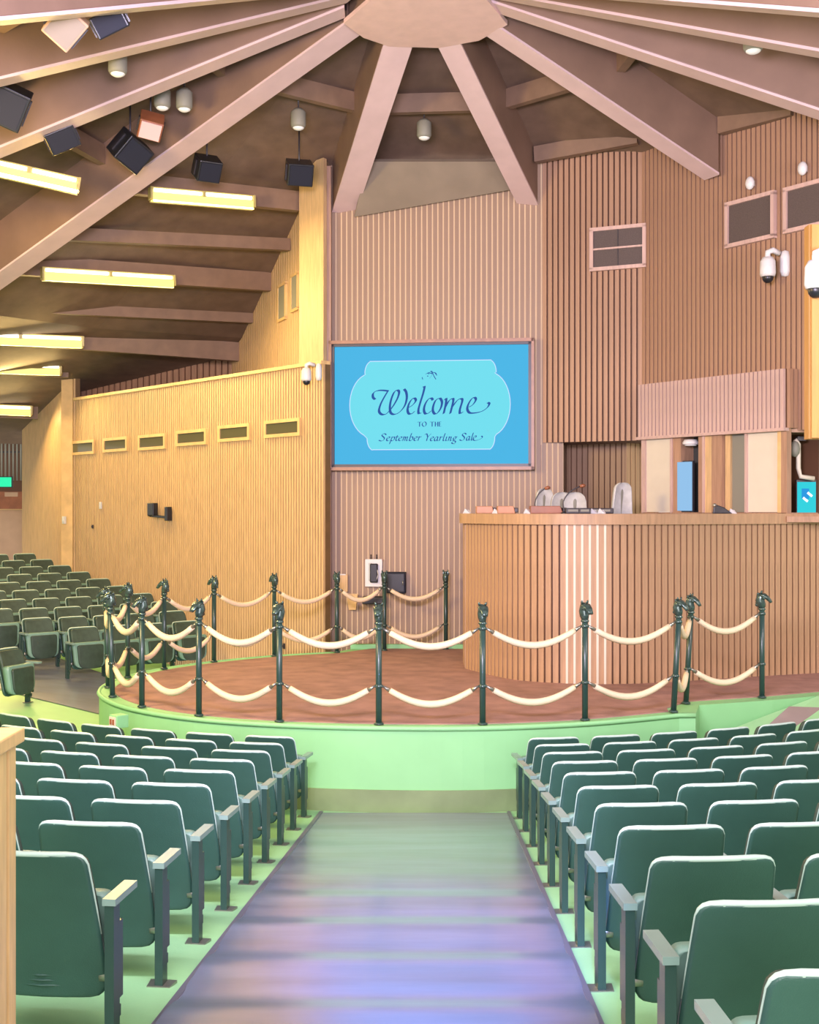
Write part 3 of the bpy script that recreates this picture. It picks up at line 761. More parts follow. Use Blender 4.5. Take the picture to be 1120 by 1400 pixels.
purl2(185, 252, 20.45, 408, 276, 21.9, .34, 'timber carrying the tube light right of the golden beam')
purl2(20, 362, 22.0, 372, 386, 24.5, .36, 'timber carrying the longest tube light')
purl2(-90, 450, 24.7, 335, 482, 26.9, .40, 'timber carrying the third tube light on the left')
purl2(-90, 496, 27.2, 94, 506, 27.9, .34, 'timber just above the far left return wall')
purl2(-90, 556, 29.6, 52, 562, 30.3, .40, 'lowest timber over the far left opening')
for x0, y0, d0, x1, y1, d1, lab in ((40, 318, 21.2, 395, 335, 23.2, 'dark bare timber between first and longest tube lights'), (-60, 415, 23.4, 350, 435, 25.8, 'dark bare timber below the longest tube light')):
    purl2(x0, y0, d0, x1, y1, d1, .22, lab)

# ------------------------------------------------------------------ screen
wt = (Vector(bw_b)-Vector(bw_a)).normalized(); wn2 = Vector((wt.y, -wt.x)); KS = F/21.28
sc = W(590, 553.5, 21.28); s0 = Vector((sc.x, sc.y, sc.z))
scr = empty('wall_screen', s0, math.atan2(wt.y, wt.x)); tag(scr, 'large bright blue welcome screen in a brown frame on the back wall', 'screen')
def S(px, py): return ((px-590)/KS, (553.5-py)/KS)
def srect(x0, y0, x1, y1, ya, yb):
    (a, b), (c, d) = S(x0, y0), S(x1, y1); return ((a+c)/2, (ya+yb)/2, (b+d)/2), (abs(c-a), abs(yb-ya), abs(b-d))
f = MB()
for r in ((449, 465, 730, 469.5), (449, 638.5, 730, 643), (449, 465, 453, 643), (726, 465, 730, 643)): f.box(*srect(*r, -.12, .14))
f.build('screen_frame', M['tvframe'], scr)
f = MB()
for r in ((453, 469.5, 726, 473), (453, 634.5, 726, 638.5), (453, 469.5, 456.5, 638.5), (722, 469.5, 726, 638.5)): f.box(*srect(*r, -.07, .08))
f.build('bezel', M['bezel'], scr)
MB().box(*srect(456, 472.5, 722.5, 635, -.03, .10)).build('display', M['scr'], scr)
def flat(poly, y, name, m, par=scr):
    mb = MB(); mb.add([(S(*p)[0], y, S(*p)[1]) for p in poly], [tuple(range(len(poly)))]); return mb.build(name, m, par)
def z2(x, y): return (490+x/5.333, 480+y/5.333)
def arcp(cx, cy, rx, ry, a0, a1, n=10): return [(cx+rx*math.cos(math.radians(a0+(a1-a0)*i/n)), cy+ry*math.sin(math.radians(a0+(a1-a0)*i/n))) for i in range(n+1)]
def card(g):     # plaque outline with bracket shaped sides, grown by g pixels
    o = []
    o += [(505-g*.3, 494-g)]; o += [(672+g*.3, 494-g)]
    o += arcp(669, 510, 9+g, 16+g, -75, 0, 6)
    o += [(676+g, 511)]
    o += arcp(669, 553.5, 28+g, 43+g, -70, 70, 16)
    o += [(676+g, 598)]
    o += arcp(667, 599, 9+g, 16+g, 0, 75, 6)
    o += [(670+g*.3, 614+g), (510-g*.3, 614+g)]
    o += arcp(511, 599, 9+g, 16+g, 105, 180, 6)
    o += [(501-g, 598)]
    o += arcp(507, 553.5, 29+g, 43+g, 110, 250, 16)
    o += [(500-g, 511)]
    o += arcp(508, 510, 9+g, 16+g, 180, 255, 6)
    return o
flat(card(1.5), -.032, 'card_outline', M['cardline'], scr); flat(card(1.0), -.034, 'card_border', M['cardedge'], scr); flat(card(0), -.036, 'card', M['card'], scr)
def pen(strokes, nib, ang, y=-.040, conv=z2, name='lettering', n=7, sm=True):
    mb = MB(); nx_, ny_ = nib/2*math.cos(math.radians(ang)), -nib/2*math.sin(math.radians(ang))
    tx_, ty_ = nib*.11*math.sin(math.radians(ang)), nib*.11*math.cos(math.radians(ang))
    for st_ in strokes:
        P = [Vector((a, b, 0)) for a, b in st_]; P = smooth_path(P, n) if sm and len(P) > 2 else P
        for i in range(len(P)-1):
            a, b = P[i], P[i+1]
            for (ox, oy, s1) in ((nx_, ny_, 1), (tx_, ty_, -1)):
                q = [(a.x-ox, a.y-oy), (a.x+ox, a.y+oy), (b.x+ox, b.y+oy), (b.x-ox, b.y-oy)]
                mb.add([(S(*conv(*p))[0], y-.00002*(len(mb.f) % 7), S(*conv(*p))[1]) for p in q], [(0, 1, 2, 3)])
    return mb.build(name, M['ink'], scr)
wel = [[(122, 350), (106, 335), (107, 305), (135, 287), (175, 284), (216, 289)],
       [(216, 289), (185, 340), (160, 390), (150, 435), (170, 460), (205, 455), (250, 405), (285, 345), (298, 300), (285, 284), (262, 298), (240, 350), (230, 405), (236, 448), (262, 461), (300, 445), (338, 400), (354, 345), (350, 300), (334, 276)],
       [(366, 412), (395, 395), (420, 365), (414, 345), (395, 348), (372, 380), (360, 425), (368, 455), (388, 458), (412, 440)],
       [(470, 264), (484, 262), (474, 310), (455, 370), (440, 425), (442, 455), (460, 452)],
       [(545, 360), (535, 345), (512, 352), (488, 390), (480, 430), (490, 457), (510, 455), (532, 438)],
       [(592, 346), (568, 358), (550, 395), (545, 435), (560, 460), (582, 450), (604, 415), (612, 375), (600, 348), (590, 347)],
       [(630, 358), (642, 348), (640, 385), (624, 458)], [(632, 420), (662, 366), (688, 349), (694, 368), (672, 458)], [(680, 420), (720, 366), (750, 350), (760, 366), (742, 430), (744, 458), (766, 446)],
       [(808, 412), (836, 395), (858, 362), (850, 343), (828, 352), (804, 390), (796, 425), (812, 453), (850, 455), (900, 444), (940, 418), (956, 390), (944, 380)]]
pen(wel, 20, 30, name='welcome_lettering')
caps = [[(432, 518), (462, 518)], [(448, 518), (448, 551)], [(483, 516), (470, 526), (468, 540), (480, 551), (492, 545), (497, 530), (490, 518), (483, 516)],
        [(524, 518), (556, 518)], [(540, 518), (540, 551)], [(563, 517), (563, 551)], [(581, 517), (581, 551)], [(563, 534), (581, 534)], [(592, 517), (592, 551)], [(592, 518), (606, 518)], [(592, 534), (604, 534)], [(592, 550), (606, 550)]]
pen(caps, 7.5, 20, name='small_capitals')
AL = {   # italic letters, x-height 1, advance width last
 'S': ([[(1.0, 1.45), (.8, 1.75), (.45, 1.7), (.3, 1.35), (.55, 1.0), (.75, .65), (.6, .15), (.2, -.02), (-.15, .2)]], 1.05),
 'e': ([[(.1, .45), (.45, .6), (.6, .85), (.42, 1.0), (.15, .7), (.08, .3), (.25, .0), (.6, .2)]], .68),
 'p': ([[(.2, .9), (.3, 1.0), (.2, .5), (-.05, -.75)], [(.2, .6), (.5, .98), (.72, .8), (.62, .25), (.35, .0), (.12, .15)]], .82),
 't': ([[(.35, 1.35), (.15, .4), (.22, .02), (.5, .18)], [(.05, .98), (.55, .98)]], .52),
 'm': ([[(.15, .9), (.25, 1.0), (.08, .0)], [(.15, .5), (.4, .95), (.52, .85), (.4, .0)], [(.47, .5), (.72, .95), (.85, .85), (.72, .15), (.8, .0), (.98, .18)]], 1.08),
 'b': ([[(.4, 1.85), (.15, .5), (.12, .1), (.35, .0), (.6, .3), (.66, .8), (.45, 1.0), (.2, .7)]], .78),
 'r': ([[(.12, .9), (.24, 1.0), (.08, .0)], [(.15, .5), (.4, .95), (.58, .92)]], .58),
 'Y': ([[(.0, 1.5), (.15, 1.75), (.35, 1.6), (.5, .9)], [(1.05, 1.75), (.5, .9), (.35, .0)]], .92),
 'a': ([[(.62, .95), (.35, .98), (.1, .55), (.12, .08), (.3, .0), (.52, .4), (.66, .98), (.55, .3), (.58, .0), (.78, .18)]], .84),
 'l': ([[(.42, 1.85), (.2, .7), (.15, .15), (.25, .0), (.45, .18)]], .48),
 'i': ([[(.12, .88), (.25, .98), (.12, .2), (.2, .0), (.4, .18)], [(.32, 1.38), (.36, 1.44)]], .46),
 'n': ([[(.12, .9), (.24, 1.0), (.08, .0)], [(.15, .5), (.42, .95), (.55, .85), (.44, .15), (.52, .0), (.7, .18)]], .8),
 'g': ([[(.62, .92), (.35, .98), (.12, .6), (.2, .32), (.45, .4), (.6, .92)], [(.25, .3), (.1, .08), (.5, -.1), (.5, -.5), (.15, -.7), (-.1, -.45), (.15, -.15)], [(.6, .92), (.82, .98)]], .8)}
def word(s, x0, x1, yb, xh):
    tot = sum(AL[c][1] for c in s); k = (x1-x0)/tot; out = []; x = x0
    for c in s:
        for st_ in AL[c][0]: out.append([(x+a*k+b*xh*.08, yb-b*xh) for a, b in st_])
        x += AL[c][1]*k
    return out
st_ = word('September', 155, 458, 654, 30)+word('Yearling', 484, 722, 656, 30)+word('Sal', 745, 838, 654, 30)
st_ += [[(843, 640), (858, 632), (860, 622), (850, 622), (838, 640), (846, 654), (870, 652), (895, 642), (906, 630), (898, 622)]]
pen(st_, 9.5, 30, name='sale_lettering', n=5)
hs = [[(500, 165), (515, 158), (535, 165), (555, 158), (572, 168)], [(492, 170), (505, 164), (520, 166)], [(520, 160), (545, 168)], [(525, 150), (535, 152), (540, 162)], [(535, 150), (548, 160)], [(545, 165), (555, 188), (568, 208)], [(520, 168), (505, 182), (512, 186)], [(540, 170), (530, 190), (520, 200)], [(562, 162), (575, 180)], [(466, 192), (472, 208)], [(532, 147), (538, 148)]]
pen(hs, 6, 50, name='horse_and_rider_emblem', n=4)['kind'] = 'stuff'

# ------------------------------------------------------------------ things on the back wall under the screen
def on_back(px, py, out=.07):
    p = on_line(px, Vector(bw_a), Vector(bw_b)); return Vector((p.x+wn2.x*out, p.y+wn2.y*out, CH-(py-697)/F*p.y))
rzb = math.atan2(wt.y, wt.x); k2 = 21.4/F
o = empty('wall_phone', on_back(512, 783), rzb); tag(o, 'white-framed wall phone panel above the black tray', 'phone')
MB().box((0, 0, 0), (24*k2, .06, 38*k2)).build('phone_panel', M['white'], o, .01); MB().box((-.1*0+.01, -.06, .0), (11*k2, .08, 26*k2)).build('handset', M['black'], o, .02)
MB().box((-.055, -.045, .02), (4*k2, .04, 24*k2)).build('cradle', M['steel'], o, .005)
MB().tube([(.06, -.08, .1), (.09, -.1, -.02), (.05, -.09, -.14)], .008, 5).build('cord', M['white'], o)
o = empty('picture_hooks', on_back(512, 765), rzb); tag(o, 'thin brown ledge with two pegs above the wall phone', 'ledge')
MB().box((0, 0, 0), (26*k2, .05, .02)).build('ledge_board', M['redwood'], o)
for s in (-1, 1): MB().tube([(s*.05, 0, .01), (s*.05, 0, .09)], .012, 6).build('peg', M['bezel'], o)
o = empty('wall_box', on_back(543, 796, .1), rzb); tag(o, 'square navy-black box on the back wall right of the phone', 'box')
MB().box((0, 0, 0), (26*k2, .14, 29*k2)).build('box_body', M['navy'], o, .01); MB().box((0, -.075, .0), (23*k2, .01, 25*k2)).build('box_door', M['black'], o, .005); MB().tube([(.12, -.085, -.04), (.12, -.085, .04)], .008, 6).build('door_pull', M['steel'], o)
o = empty('wall_tray', on_back(513, 820, .1), rzb); tag(o, 'low black tray mounted under the wall phone', 'tray')
MB().box((0, 0, 0), (32*k2, .16, 11*k2)).build('tray_body', M['black'], o, .02); MB().box((0, -.085, .04), (28*k2, .01, .02)).build('tray_lip', M['bezel'], o)
o = empty('wall_panel_plate', on_back(469.5, 797), rzb); tag(o, 'square yellow wood plate by the corner, behind the back post', 'plate')
MB().box((0, 0, 0), (14*k2, .03, 24*k2)).build('plate', M['yellow'], o, .004); MB().box((0, -.02, .15), (9*k2, .02, .02)).build('plate_clip', M['white'], o)
o = empty('paper_holder', on_back(483, 822), rzb); tag(o, 'small tapered oak holder low on wall, left of the tray', 'holder')
MB().add([(-.10, 0, .13), (.10, 0, .13), (.06, 0, -.14), (-.06, 0, -.14), (-.10, -.06, .13), (.10, -.06, .13), (.06, -.04, -.14), (-.06, -.04, -.14)], [(0, 1, 2, 3), (4, 7, 6, 5), (0, 4, 5, 1), (1, 5, 6, 2), (2, 6, 7, 3), (3, 7, 4, 0)]).build('holder_body', M['oaktrim'], o)
MB().box((0, -.06, .13), (.22, .02, .02)).build('holder_rim', M['yellow'], o)

# ------------------------------------------------------------------ auctioneer's bench
bpts = [Vector((.87, 19.2, 0)), Vector((.866, 18.4, 0)), Vector((1.38, 17.35, 0)), Vector((1.93, 16.92, 0)), Vector((2.72, 16.80, 0)), Vector((3.49, 16.98, 0)), Vector((4.97, 17.6, 0)), Vector((5.93, 17.95, 0)), Vector((8.5, 19.0, 0))]
bp = smooth_path(bpts[1:-1], 16); bp = [bpts[0]]+bp+[bpts[-1]]
BT = 3.09
bench = empty('auctioneer_bench', (2.7, 17.5, PZ+.012)); tag(bench, 'tall curved auctioneer bench clad in upright wood slats, flat counter on top', 'bench')
def br(mb): return mb.xf(Matrix.Translation((-2.7, -17.5, 0)))
mb = MB()
for i in range(len(bp)-1):
    a, b = bp[i], bp[i+1]; t = (b-a).normalized(); nn = Vector((-t.y, t.x, 0))*.12
    z0, z1 = PZ+.012, BT
    mb.add([(a.x, a.y, z0), (b.x, b.y, z0), (b.x, b.y, z1), (a.x, a.y, z1), (a.x+nn.x, a.y+nn.y, z0), (b.x+nn.x, b.y+nn.y, z0), (b.x+nn.x, b.y+nn.y, z1), (a.x+nn.x, a.y+nn.y, z1)],
           [(0, 1, 2, 3), (4, 7, 6, 5), (0, 4, 5, 1), (3, 2, 6, 7)])
mb.xf(Matrix.Translation((-2.7, -17.5, -PZ-.012))); mb.build('bench_wall', M['brownback'], bench)
# slats evenly along the curve
cum = [0]
for i in range(len(bp)-1): cum.append(cum[-1]+(bp[i+1]-bp[i]).length)
def at(s):
    for i in range(len(bp)-1):
        if cum[i+1] >= s: q = (s-cum[i])/(cum[i+1]-cum[i]); return bp[i].lerp(bp[i+1], q), (bp[i+1]-bp[i]).normalized()
    return bp[-1], (bp[-1]-bp[-2]).normalized()
H = BT-PZ-.012
mh = MB().box((0, 0, H/2), (.076, .045, H)); slat_me = mh.mesh('slat', M['benchwood']); slat_y = slat_me
lit_gap = MB().box((0, 0, H/2), (.03, .052, H)).mesh('lit_gap_strip', M['cream'])  # cream strips painting the light caught in gaps between slats
s = .05; k = 0; nsl = 0
while s < cum[-1]-.6:
    p, t = at(s); nn = Vector((t.y, -t.x, 0)); c = p+nn*.022; px = 560+F*p.x/p.y
    inst('slat', slat_me if px > 770 else slat_y, bench, (c.x-2.7, c.y-17.5, 0), math.atan2(t.y, t.x)); nsl += 1
    if 764 < px < 830:
        p2, t2 = at(s+.05); c2 = p2+Vector((t2.y, -t2.x, 0))*.026
        inst('lit_gap_strip', lit_gap, bench, (c2.x-2.7, c2.y-17.5, 0), math.atan2(t2.y, t2.x))
    s += .1; k += 1
# counter top
op = []; ip = []
for i, p in enumerate(bp):
    t = (bp[min(i+1, len(bp)-1)]-bp[max(i-1, 0)]).normalized(); nn = Vector((t.y, -t.x, 0)); op.append(p+nn*.10); ip.append(p-nn*.75)
mb = MB(); n = len(op); zt0, zt1 = BT, BT+.145
vs = [(p.x, p.y, zt0) for p in op]+[(p.x, p.y, zt1) for p in op]+[(p.x, p.y, zt1) for p in ip]+[(p.x, p.y, zt0) for p in ip]
fs = []
for i in range(n-1):
    for r in range(4): a_, b_ = r*n, ((r+1) % 4)*n; fs.append((a_+i, a_+i+1, b_+i+1, b_+i))
fs += [(0, n, 2*n, 3*n), (n-1, 4*n-1, 3*n-1, 2*n-1)]
mb.add(vs, fs).xf(Matrix.Translation((-2.7, -17.5, -PZ-.012))); mb.build('counter_top', M['benchwood'], bench)
dais = [(1.05, 18.7), (1.6, 17.7), (2.2, 17.3), (3.4, 17.4), (4.9, 18.0), (5.6, 18.3), (5.6, 19.6), (3.6, 21.1), (1.1, 21.1)]
MB().prism(dais, 0, 1.6).xf(Matrix.Translation((-2.7, -17.5, 0))).build('dais', M['brownback'], bench)
DZ = PZ+.012+1.6
# office chairs behind the bench
def office(px, py, d, w_, h_, rz, lab):
    top = W(px, py, d); o = empty('office_chair', (top.x, top.y, DZ), rz); tag(o, lab, 'chair', 'grey office chairs behind the bench')
    zt_ = top.z-DZ; zb_ = zt_-h_
    sh, _ = shell_mesh(zb_, zt_, w_*.72, w_, .0, .05, .07, cr=min(.16, w_*.3), cb=.08, curve=.05); sh.xf(Matrix.Scale(-1, 4, (0, 1, 0))); sh.build('backrest', M['chairgrey'], o)
    sh, _ = shell_mesh(zb_+.08, zt_-.10, w_*.40, w_*.55, .045, .09, .03, cr=.10, cb=.06, curve=-.03); sh.xf(Matrix.Scale(-1, 4, (0, 1, 0))); sh.build('back_pad', M['grey'], o)
    MB().box((0, -.28, .42), (w_, .5, .09)).build('seat', M['chairgrey'], o, .03)
    MB().tube([(0, -.25, .05), (0, -.25, .4)], .03, 8).build('gas_lift', M['black'], o)
    b = MB()
    for k in range(5): q = 2*PI*k/5; b.bar((0, -.25, .06), (.24*math.cos(q), -.25+.24*math.sin(q), .05), .04, .03)
    b.build('star_base', M['black'], o)
    for s in (-1, 1): MB().bar((s*w_*.55, -.38, .60), (s*w_*.55, -.08, .60), .05, .04).build('armrest', M['black'], o)
office(741, 668, 20.2, .36, .62, .25, 'grey office chair leftmost behind the bench, high narrow back')
office(766, 673, 19.4, .42, .58, .1, 'grey office chair half hidden behind the rounder one')
office(786, 673, 18.7, .42, .58, -.1, 'grey round-backed office chair in front of its neighbour, by microphone')
office(846, 660, 19.3, .38, .66, .35, 'grey high-backed office chair alone at right behind the bench')
# things on the counter
CT = BT+.145
def counter(px, d, extra=0): return Vector(((px-560)/F*d, d, CT+extra))
for px, d, w_, m, lab in ((663, 18.55, .26, 'orangewood', 'leftmost small wooden desk riser on the bench counter'), (692, 18.3, .26, 'orangewood', 'second small wooden desk riser on the bench counter'), (747, 17.55, .46, 'redwood', 'widest red-brown desk riser before the office chairs')):
    o = empty('desk_riser', counter(px, d)); tag(o, lab, 'riser')
    h = .11
    MB().add([(-w_/2, -.1, 0), (w_/2, -.1, 0), (w_/2*1.25, .16, 0), (-w_/2, .16, 0), (-w_/2, -.1, h), (w_/2*.8, -.1, h), (w_/2, .16, h*.9), (-w_/2, .16, h)], [(0, 1, 2, 3), (4, 5, 6, 7), (0, 1, 5, 4), (1, 2, 6, 5), (2, 3, 7, 6), (3, 0, 4, 7)]).build('riser_body', M[m], o, .008)
    MB().box((w_*.55, .0, .05), (.06, .16, .07)).build('side_block', M['bezel'], o, .01)
for px, d, lab in ((638, 18.62, 'small white paper at the left end of counter'), (678, 18.35, 'crumpled white paper between the two small desk risers'), (721, 17.6, 'small white papers left of the widest desk riser'), (811, 17.25, 'white papers left of the high-backed office chair'), (822, 17.25, 'folded white paper just left of the grey high-backed chair'), (1001, 17.9, 'small white cup-like bundle inside the open booth window')):
    o = empty('paper_sheet', counter(px, d)); tag(o, lab, 'paper')
    MB().add([(-.06, -.05, .0), (.05, -.06, .0), (.07, .04, .02), (-.04, .06, .03), (-.02, 0, .075)], [(0, 1, 4), (1, 2, 4), (2, 3, 4), (3, 0, 4), (0, 1, 2, 3)]).build('sheet', M['white'], o)
    MB().add([(-.04, -.06, .002), (.06, -.05, .002), (.04, .03, .055), (-.03, .02, .06)], [(0, 1, 2, 3)]).build('folded_corner', M['white'], o)
for px, d, tipx, tipy, lab in ((733, 17.9, 745, 668, 'slim black gooseneck microphone before the leftmost office chair'), (772, 17.3, 793, 665, 'gooseneck microphone with bulb head leaning right over the round chair')):
    b = counter(px, d); tp = W(tipx, tipy, d); o = empty('gooseneck_microphone', b); tag(o, lab, 'microphone')
    t = tp-b
    MB().lathe([(.05, 0), (.05, .015), (.02, .03)], 10).build('mic_base', M['black'], o)
    MB().tube(smooth_path([(0, 0, .02), (-.015, 0, t.z*.45), (t.x*.35, 0, t.z*.8), tuple(t)], 5), .009, 6).build('gooseneck', M['bezel'], o)
    MB().tube([tuple(t), (t.x+.05, 0, t.z+.012), (t.x+.08, 0, t.z+.01)], [.022, .028, .014], 8).build('mic_capsule', M['redwood'], o)
for px, d, w_, lab in ((783, 17.25, .20, 'low dark desk device right of the widest riser'), (799, 17.2, .16, 'low dark desk device before the round-backed chair'), (822, 17.6, .34, 'low dark keyboard box beside the high-backed chair')):
    o = empty('desk_device', counter(px, d)); tag(o, lab, 'device')
    MB().box((0, 0, .04), (w_, .12, .08)).build('device_body', M['bezel'], o, .012); MB().box((0, -.065, .045), (w_*.7, .01, .03)).build('device_panel', M['grey'], o)
o = empty('desk_device', counter(988, 17.85)); tag(o, 'dark stapler-like tool on the counter in the open booth window', 'device')
MB().add([(-.14, -.03, 0), (.14, -.03, 0), (.14, .03, 0), (-.14, .03, 0), (-.12, -.02, .14), (.02, -.02, .09), (.02, .02, .09), (-.12, .02, .14)], [(0, 1, 2, 3), (4, 5, 6, 7), (0, 1, 5, 4), (1, 2, 6, 5), (2, 3, 7, 6), (3, 0, 4, 7)]).build('device_body', M['black'], o, .01)
MB().ball((-.12, -.02, .12), .03, 8, 6).build('silver_tip', M['steel'], o)

# ------------------------------------------------------------------ control booth
h0 = Vector(((875-560)/F*20.1, 20.1)); h1 = Vector(((1075-560)/F*17.75, 17.75)); hz0, hz1 = CH+112/F*17.75, CH+193/F*17.75
bt = (h1-h0); BLn = bt.length; bt.normalize(); bang = math.atan2(bt.y, bt.x); bn = Vector((bt.y, -bt.x))
booth = empty('control_booth', (h0.x, h0.y, CT), bang); tag(booth, 'slat-fronted control booth with cream panels and windows above the bench', 'booth')
def bl(px):         # pixel column on booth face to distance along it
    p = on_line(px, h0, h1); return (p-h0).dot(bt)
z0_, z1_ = hz0-CT, hz1-CT
mb = MB().box((BLn/2, .3, (z0_+z1_)/2), (BLn, .6, z1_-z0_)); mb.build('hood_box', M['brownback'], booth)
n = 37; unit = MB().box((0, 0, (z1_-z0_)/2), (BLn/n*.76, .05, z1_-z0_)).mesh('hood_slat', M['mauve'])
for i in range(n): inst('hood_slat', unit, booth, ((i+.5)*BLn/n, -.025, z0_))
# hood end face slats
unit = MB().box((0, 0, (z1_-z0_)/2), (.05, .075, z1_-z0_)).mesh('hood_slat', M['brown'])
for i in range(6): inst('hood_slat', unit, booth, (BLn+.03, .05+.1*i, z0_))
MB().box((BLn/2, -.02, z0_-.02), (BLn+.04, .12, .045)).build('hood_trim', M['mauve'], booth)
def post_(x0, x1, m, y=0, dpt=.12, name='mullion'): a, b = bl(x0), bl(x1); MB().box(((a+b)/2, y+dpt/2, z0_/2), (b-a, dpt, z0_)).build(name, M[m], booth)
def pan(x0, x1, m, y, name, za=.02, zb_=None): a, b = bl(x0), bl(x1); zb_ = zb_ or z0_-.03; return MB().box(((a+b)/2, y, (za+zb_)/2), (b-a, .03, zb_-za)).build(name, M[m], booth)
post_(877, 882, 'mauve'); pan(882, 916, 'cream', .05, 'cream_panel'); post_(916, 919, 'mauve'); post_(919, 930, 'brown', .02, .3)
pan(930, 957, 'glass', .32, 'booth_window'); post_(955, 960, 'brown'); post_(960, 963, 'mauve'); post_(963, 973, 'yellow', .02); post_(973, 987, 'brown', .0, .12)
post_(988, 995, 'yellow', .06, .06); pan(994, 1018, 'grey', .12, 'inner_board'); post_(1018, 1021, 'mauve'); pan(1021, 1064, 'cream', .05, 'cream_panel'); post_(1063, 1068, 'oaktrim', .0, .1); post_(1068, 1076, 'brown', .0, .1)
MB().box((BLn/2, .75, z0_/2), (BLn, .04, z0_)).build('booth_back', M['brownback'], booth)
MB().box((BLn/2, .4, -.0), (BLn, .8, .03)).build('booth_sill', M['brown'], booth)
# monitor behind first window
p = on_line(940, h0, h1); o = empty('monitor', (p.x+.06, p.y-.10+.25, CT+.02), bang); tag(o, 'pale blue glowing monitor in the narrow booth window', 'monitor')
a_ = (bl(948)-bl(930))
MB().box((0, -.1, .40), (a_, .04, .76)).build('display', M['monitor'], o); MB().box((0, -.06, .40), (a_+.04, .04, .80)).build('monitor_body', M['bezel'], o); MB().box((0, 0, .01), (.2, .2, .02)).build('monitor_foot', M['bezel'], o)
p = on_line(941, h0, h1); o = empty('ceiling_downlight', (p.x+.05, p.y+.05, hz0-.16)); tag(o, 'small round white lamp at the top of booth window', 'light'); MB().lathe([(.12, 0), (.13, .03), (.10, .08)], 12).build('lamp_trim', M['white'], o); MB().lathe([(.09, -.015), (.09, 0)], 12).build('lamp_lens', M['lampglass'], o)
# right corner of the booth, beyond the end post
o = empty('corner_booth', (0, 0, 0)); tag(o, 'dark booth bay at the right edge with a turquoise monitor inside', 'booth')
def boxp(x0, y0, x1, y1, d, dep, m, name): a, b = W(x0, y0, d), W(x1, y1, d); MB().box(((a.x+b.x)/2, d+dep/2, (a.z+b.z)/2), (abs(b.x-a.x), dep, abs(a.z-b.z))).build(name, M[m], o)
boxp(1078, 585, 1180, 712, 18.6, .1, 'bezel', 'bay_back'); boxp(1102, 585, 1108, 705, 17.9, .1, 'brown', 'bay_mullion') if False else None
boxp(1076, 706, 1180, 714, 17.6, .9, 'brown', 'bay_sill'); boxp(1076, 586, 1180, 591, 17.85, .6, 'brown', 'bay_head')
o = empty('monitor', W(1102, 708, 18.2)); tag(o, 'turquoise monitor with white marks at the right edge of the bench', 'monitor')
kk = 18.2/F
MB().box((0, 0, 27*kk), (27*kk, .05, 50*kk)).build('monitor_body', M['bezel'], o)
MB().box((0, -.03, 26*kk), (25*kk, .02, 46*kk)).build('display', M['monitor2'], o)
MB().box((-.02, -.042, 33*kk), (10*kk, .006, 14*kk)).build('blue_patch', M['monpatch'], o)
for x_, z_ in ((-2, 25), (4, 32)): MB().box((x_*kk, -.048, z_*kk), (8*kk, .006, 3*kk), Matrix.Rotation(.7, 3, 'Y')).build('white_mark', M['monwhite'], o)
MB().box((0, 0, .01), (.25, .2, .02)).build('monitor_foot', M['bezel'], o)
o = empty('desk_lamp', W(1090, 612, 18.1)); tag(o, 'cream curved lamp arm hanging in the right booth bay', 'lamp')
MB().tube([tuple(Vector((-.03, 0, .12))), (.02, 0, .05), (.02, 0, -.30), (.05, 0, -.42), (.25, 0, -.45)], .035, 8).build('lamp_arm', M['cream'], o); MB().ball((-.04, -.02, -.02), (.08, .08, .12), 10, 6).build('lamp_head', M['grey'], o)
MB().box((.06, .02, .13), (.12, .1, .06)).build('lamp_mount', M['black'], o)

# vents and sconces on the right wall
fA, fB, fC = Vector((fa0.x, fa0.y)), Vector((fa1.x, fa1.y)), Vector((fb2.x, fb2.y))
def vent(x0, x1, ytl, ybl, a, b, lab, split):
    t = (b-a).normalized(); nn = Vector((t.y, -t.x)); p0, p1 = on_line(x0, a, b), on_line(x1, a, b); p = (p0+p1)/2; w_ = (p1-p0).length
    zt_ = CH-(ytl-697)/F*p0.y; zb_ = CH-(ybl-697)/F*p0.y; h_ = zt_-zb_
    o = empty('wall_vent', (p.x+nn.x*.07, p.y+nn.y*.07, (zt_+zb_)/2), math.atan2(t.y, t.x)); tag(o, lab, 'vent', 'framed vents on the right wall')
    MB().box((0, 0, 0), (w_, .03, h_)).build('grille', M['vent'], o)
    f = MB(); e = .06
    f.box((0, -.01, h_/2), (w_+e, .08, e)); f.box((0, -.01, -h_/2), (w_+e, .08, e)); f.box((-w_/2, -.01, 0), (e, .08, h_)); f.box((w_/2, -.01, 0), (e, .08, h_)); f.build('vent_frame', M['mauve'], o)
    if split: MB().box((0, -.02, 0), (w_, .03, .03)).build('crossbar', M['mauve'], o); MB().box((0, -.018, 0), (.015, .02, h_)).build('upright_bar', M['bezel'], o)
vent(811, 883, 316, 370, fA, fB, 'small framed vent split by a crossbar, left of the three', True)
vent(1000, 1063, 281, 338, fB, fC, 'plain dark framed vent below the left white sconce', False)
vent(1080, 1160, 261, 318, fB, fC, 'dark framed vent at right edge, partly behind the orange panel', False)
for x, y, lab in ((1033, 252, 'white oval sconce above the middle vent'), (1105, 232, 'white oval sconce above the rightmost vent')):
    p = on_line(x, fB, fC); t = (fC-fB).normalized(); nn = Vector((t.y, -t.x)); o = empty('wall_sconce', (p.x+nn.x*.1, p.y+nn.y*.1, CH-(y-697)/F*p.y), math.atan2(t.y, t.x)); tag(o, lab, 'light', 'white sconces on the right wall')
    MB().ball((0, -.02, 0), (.075, .06, .10), 12, 8).build('sconce_globe', M['white'], o); MB().box((0, .04, 0), (.06, .06, .08)).build('sconce_mount', M['white'], o)

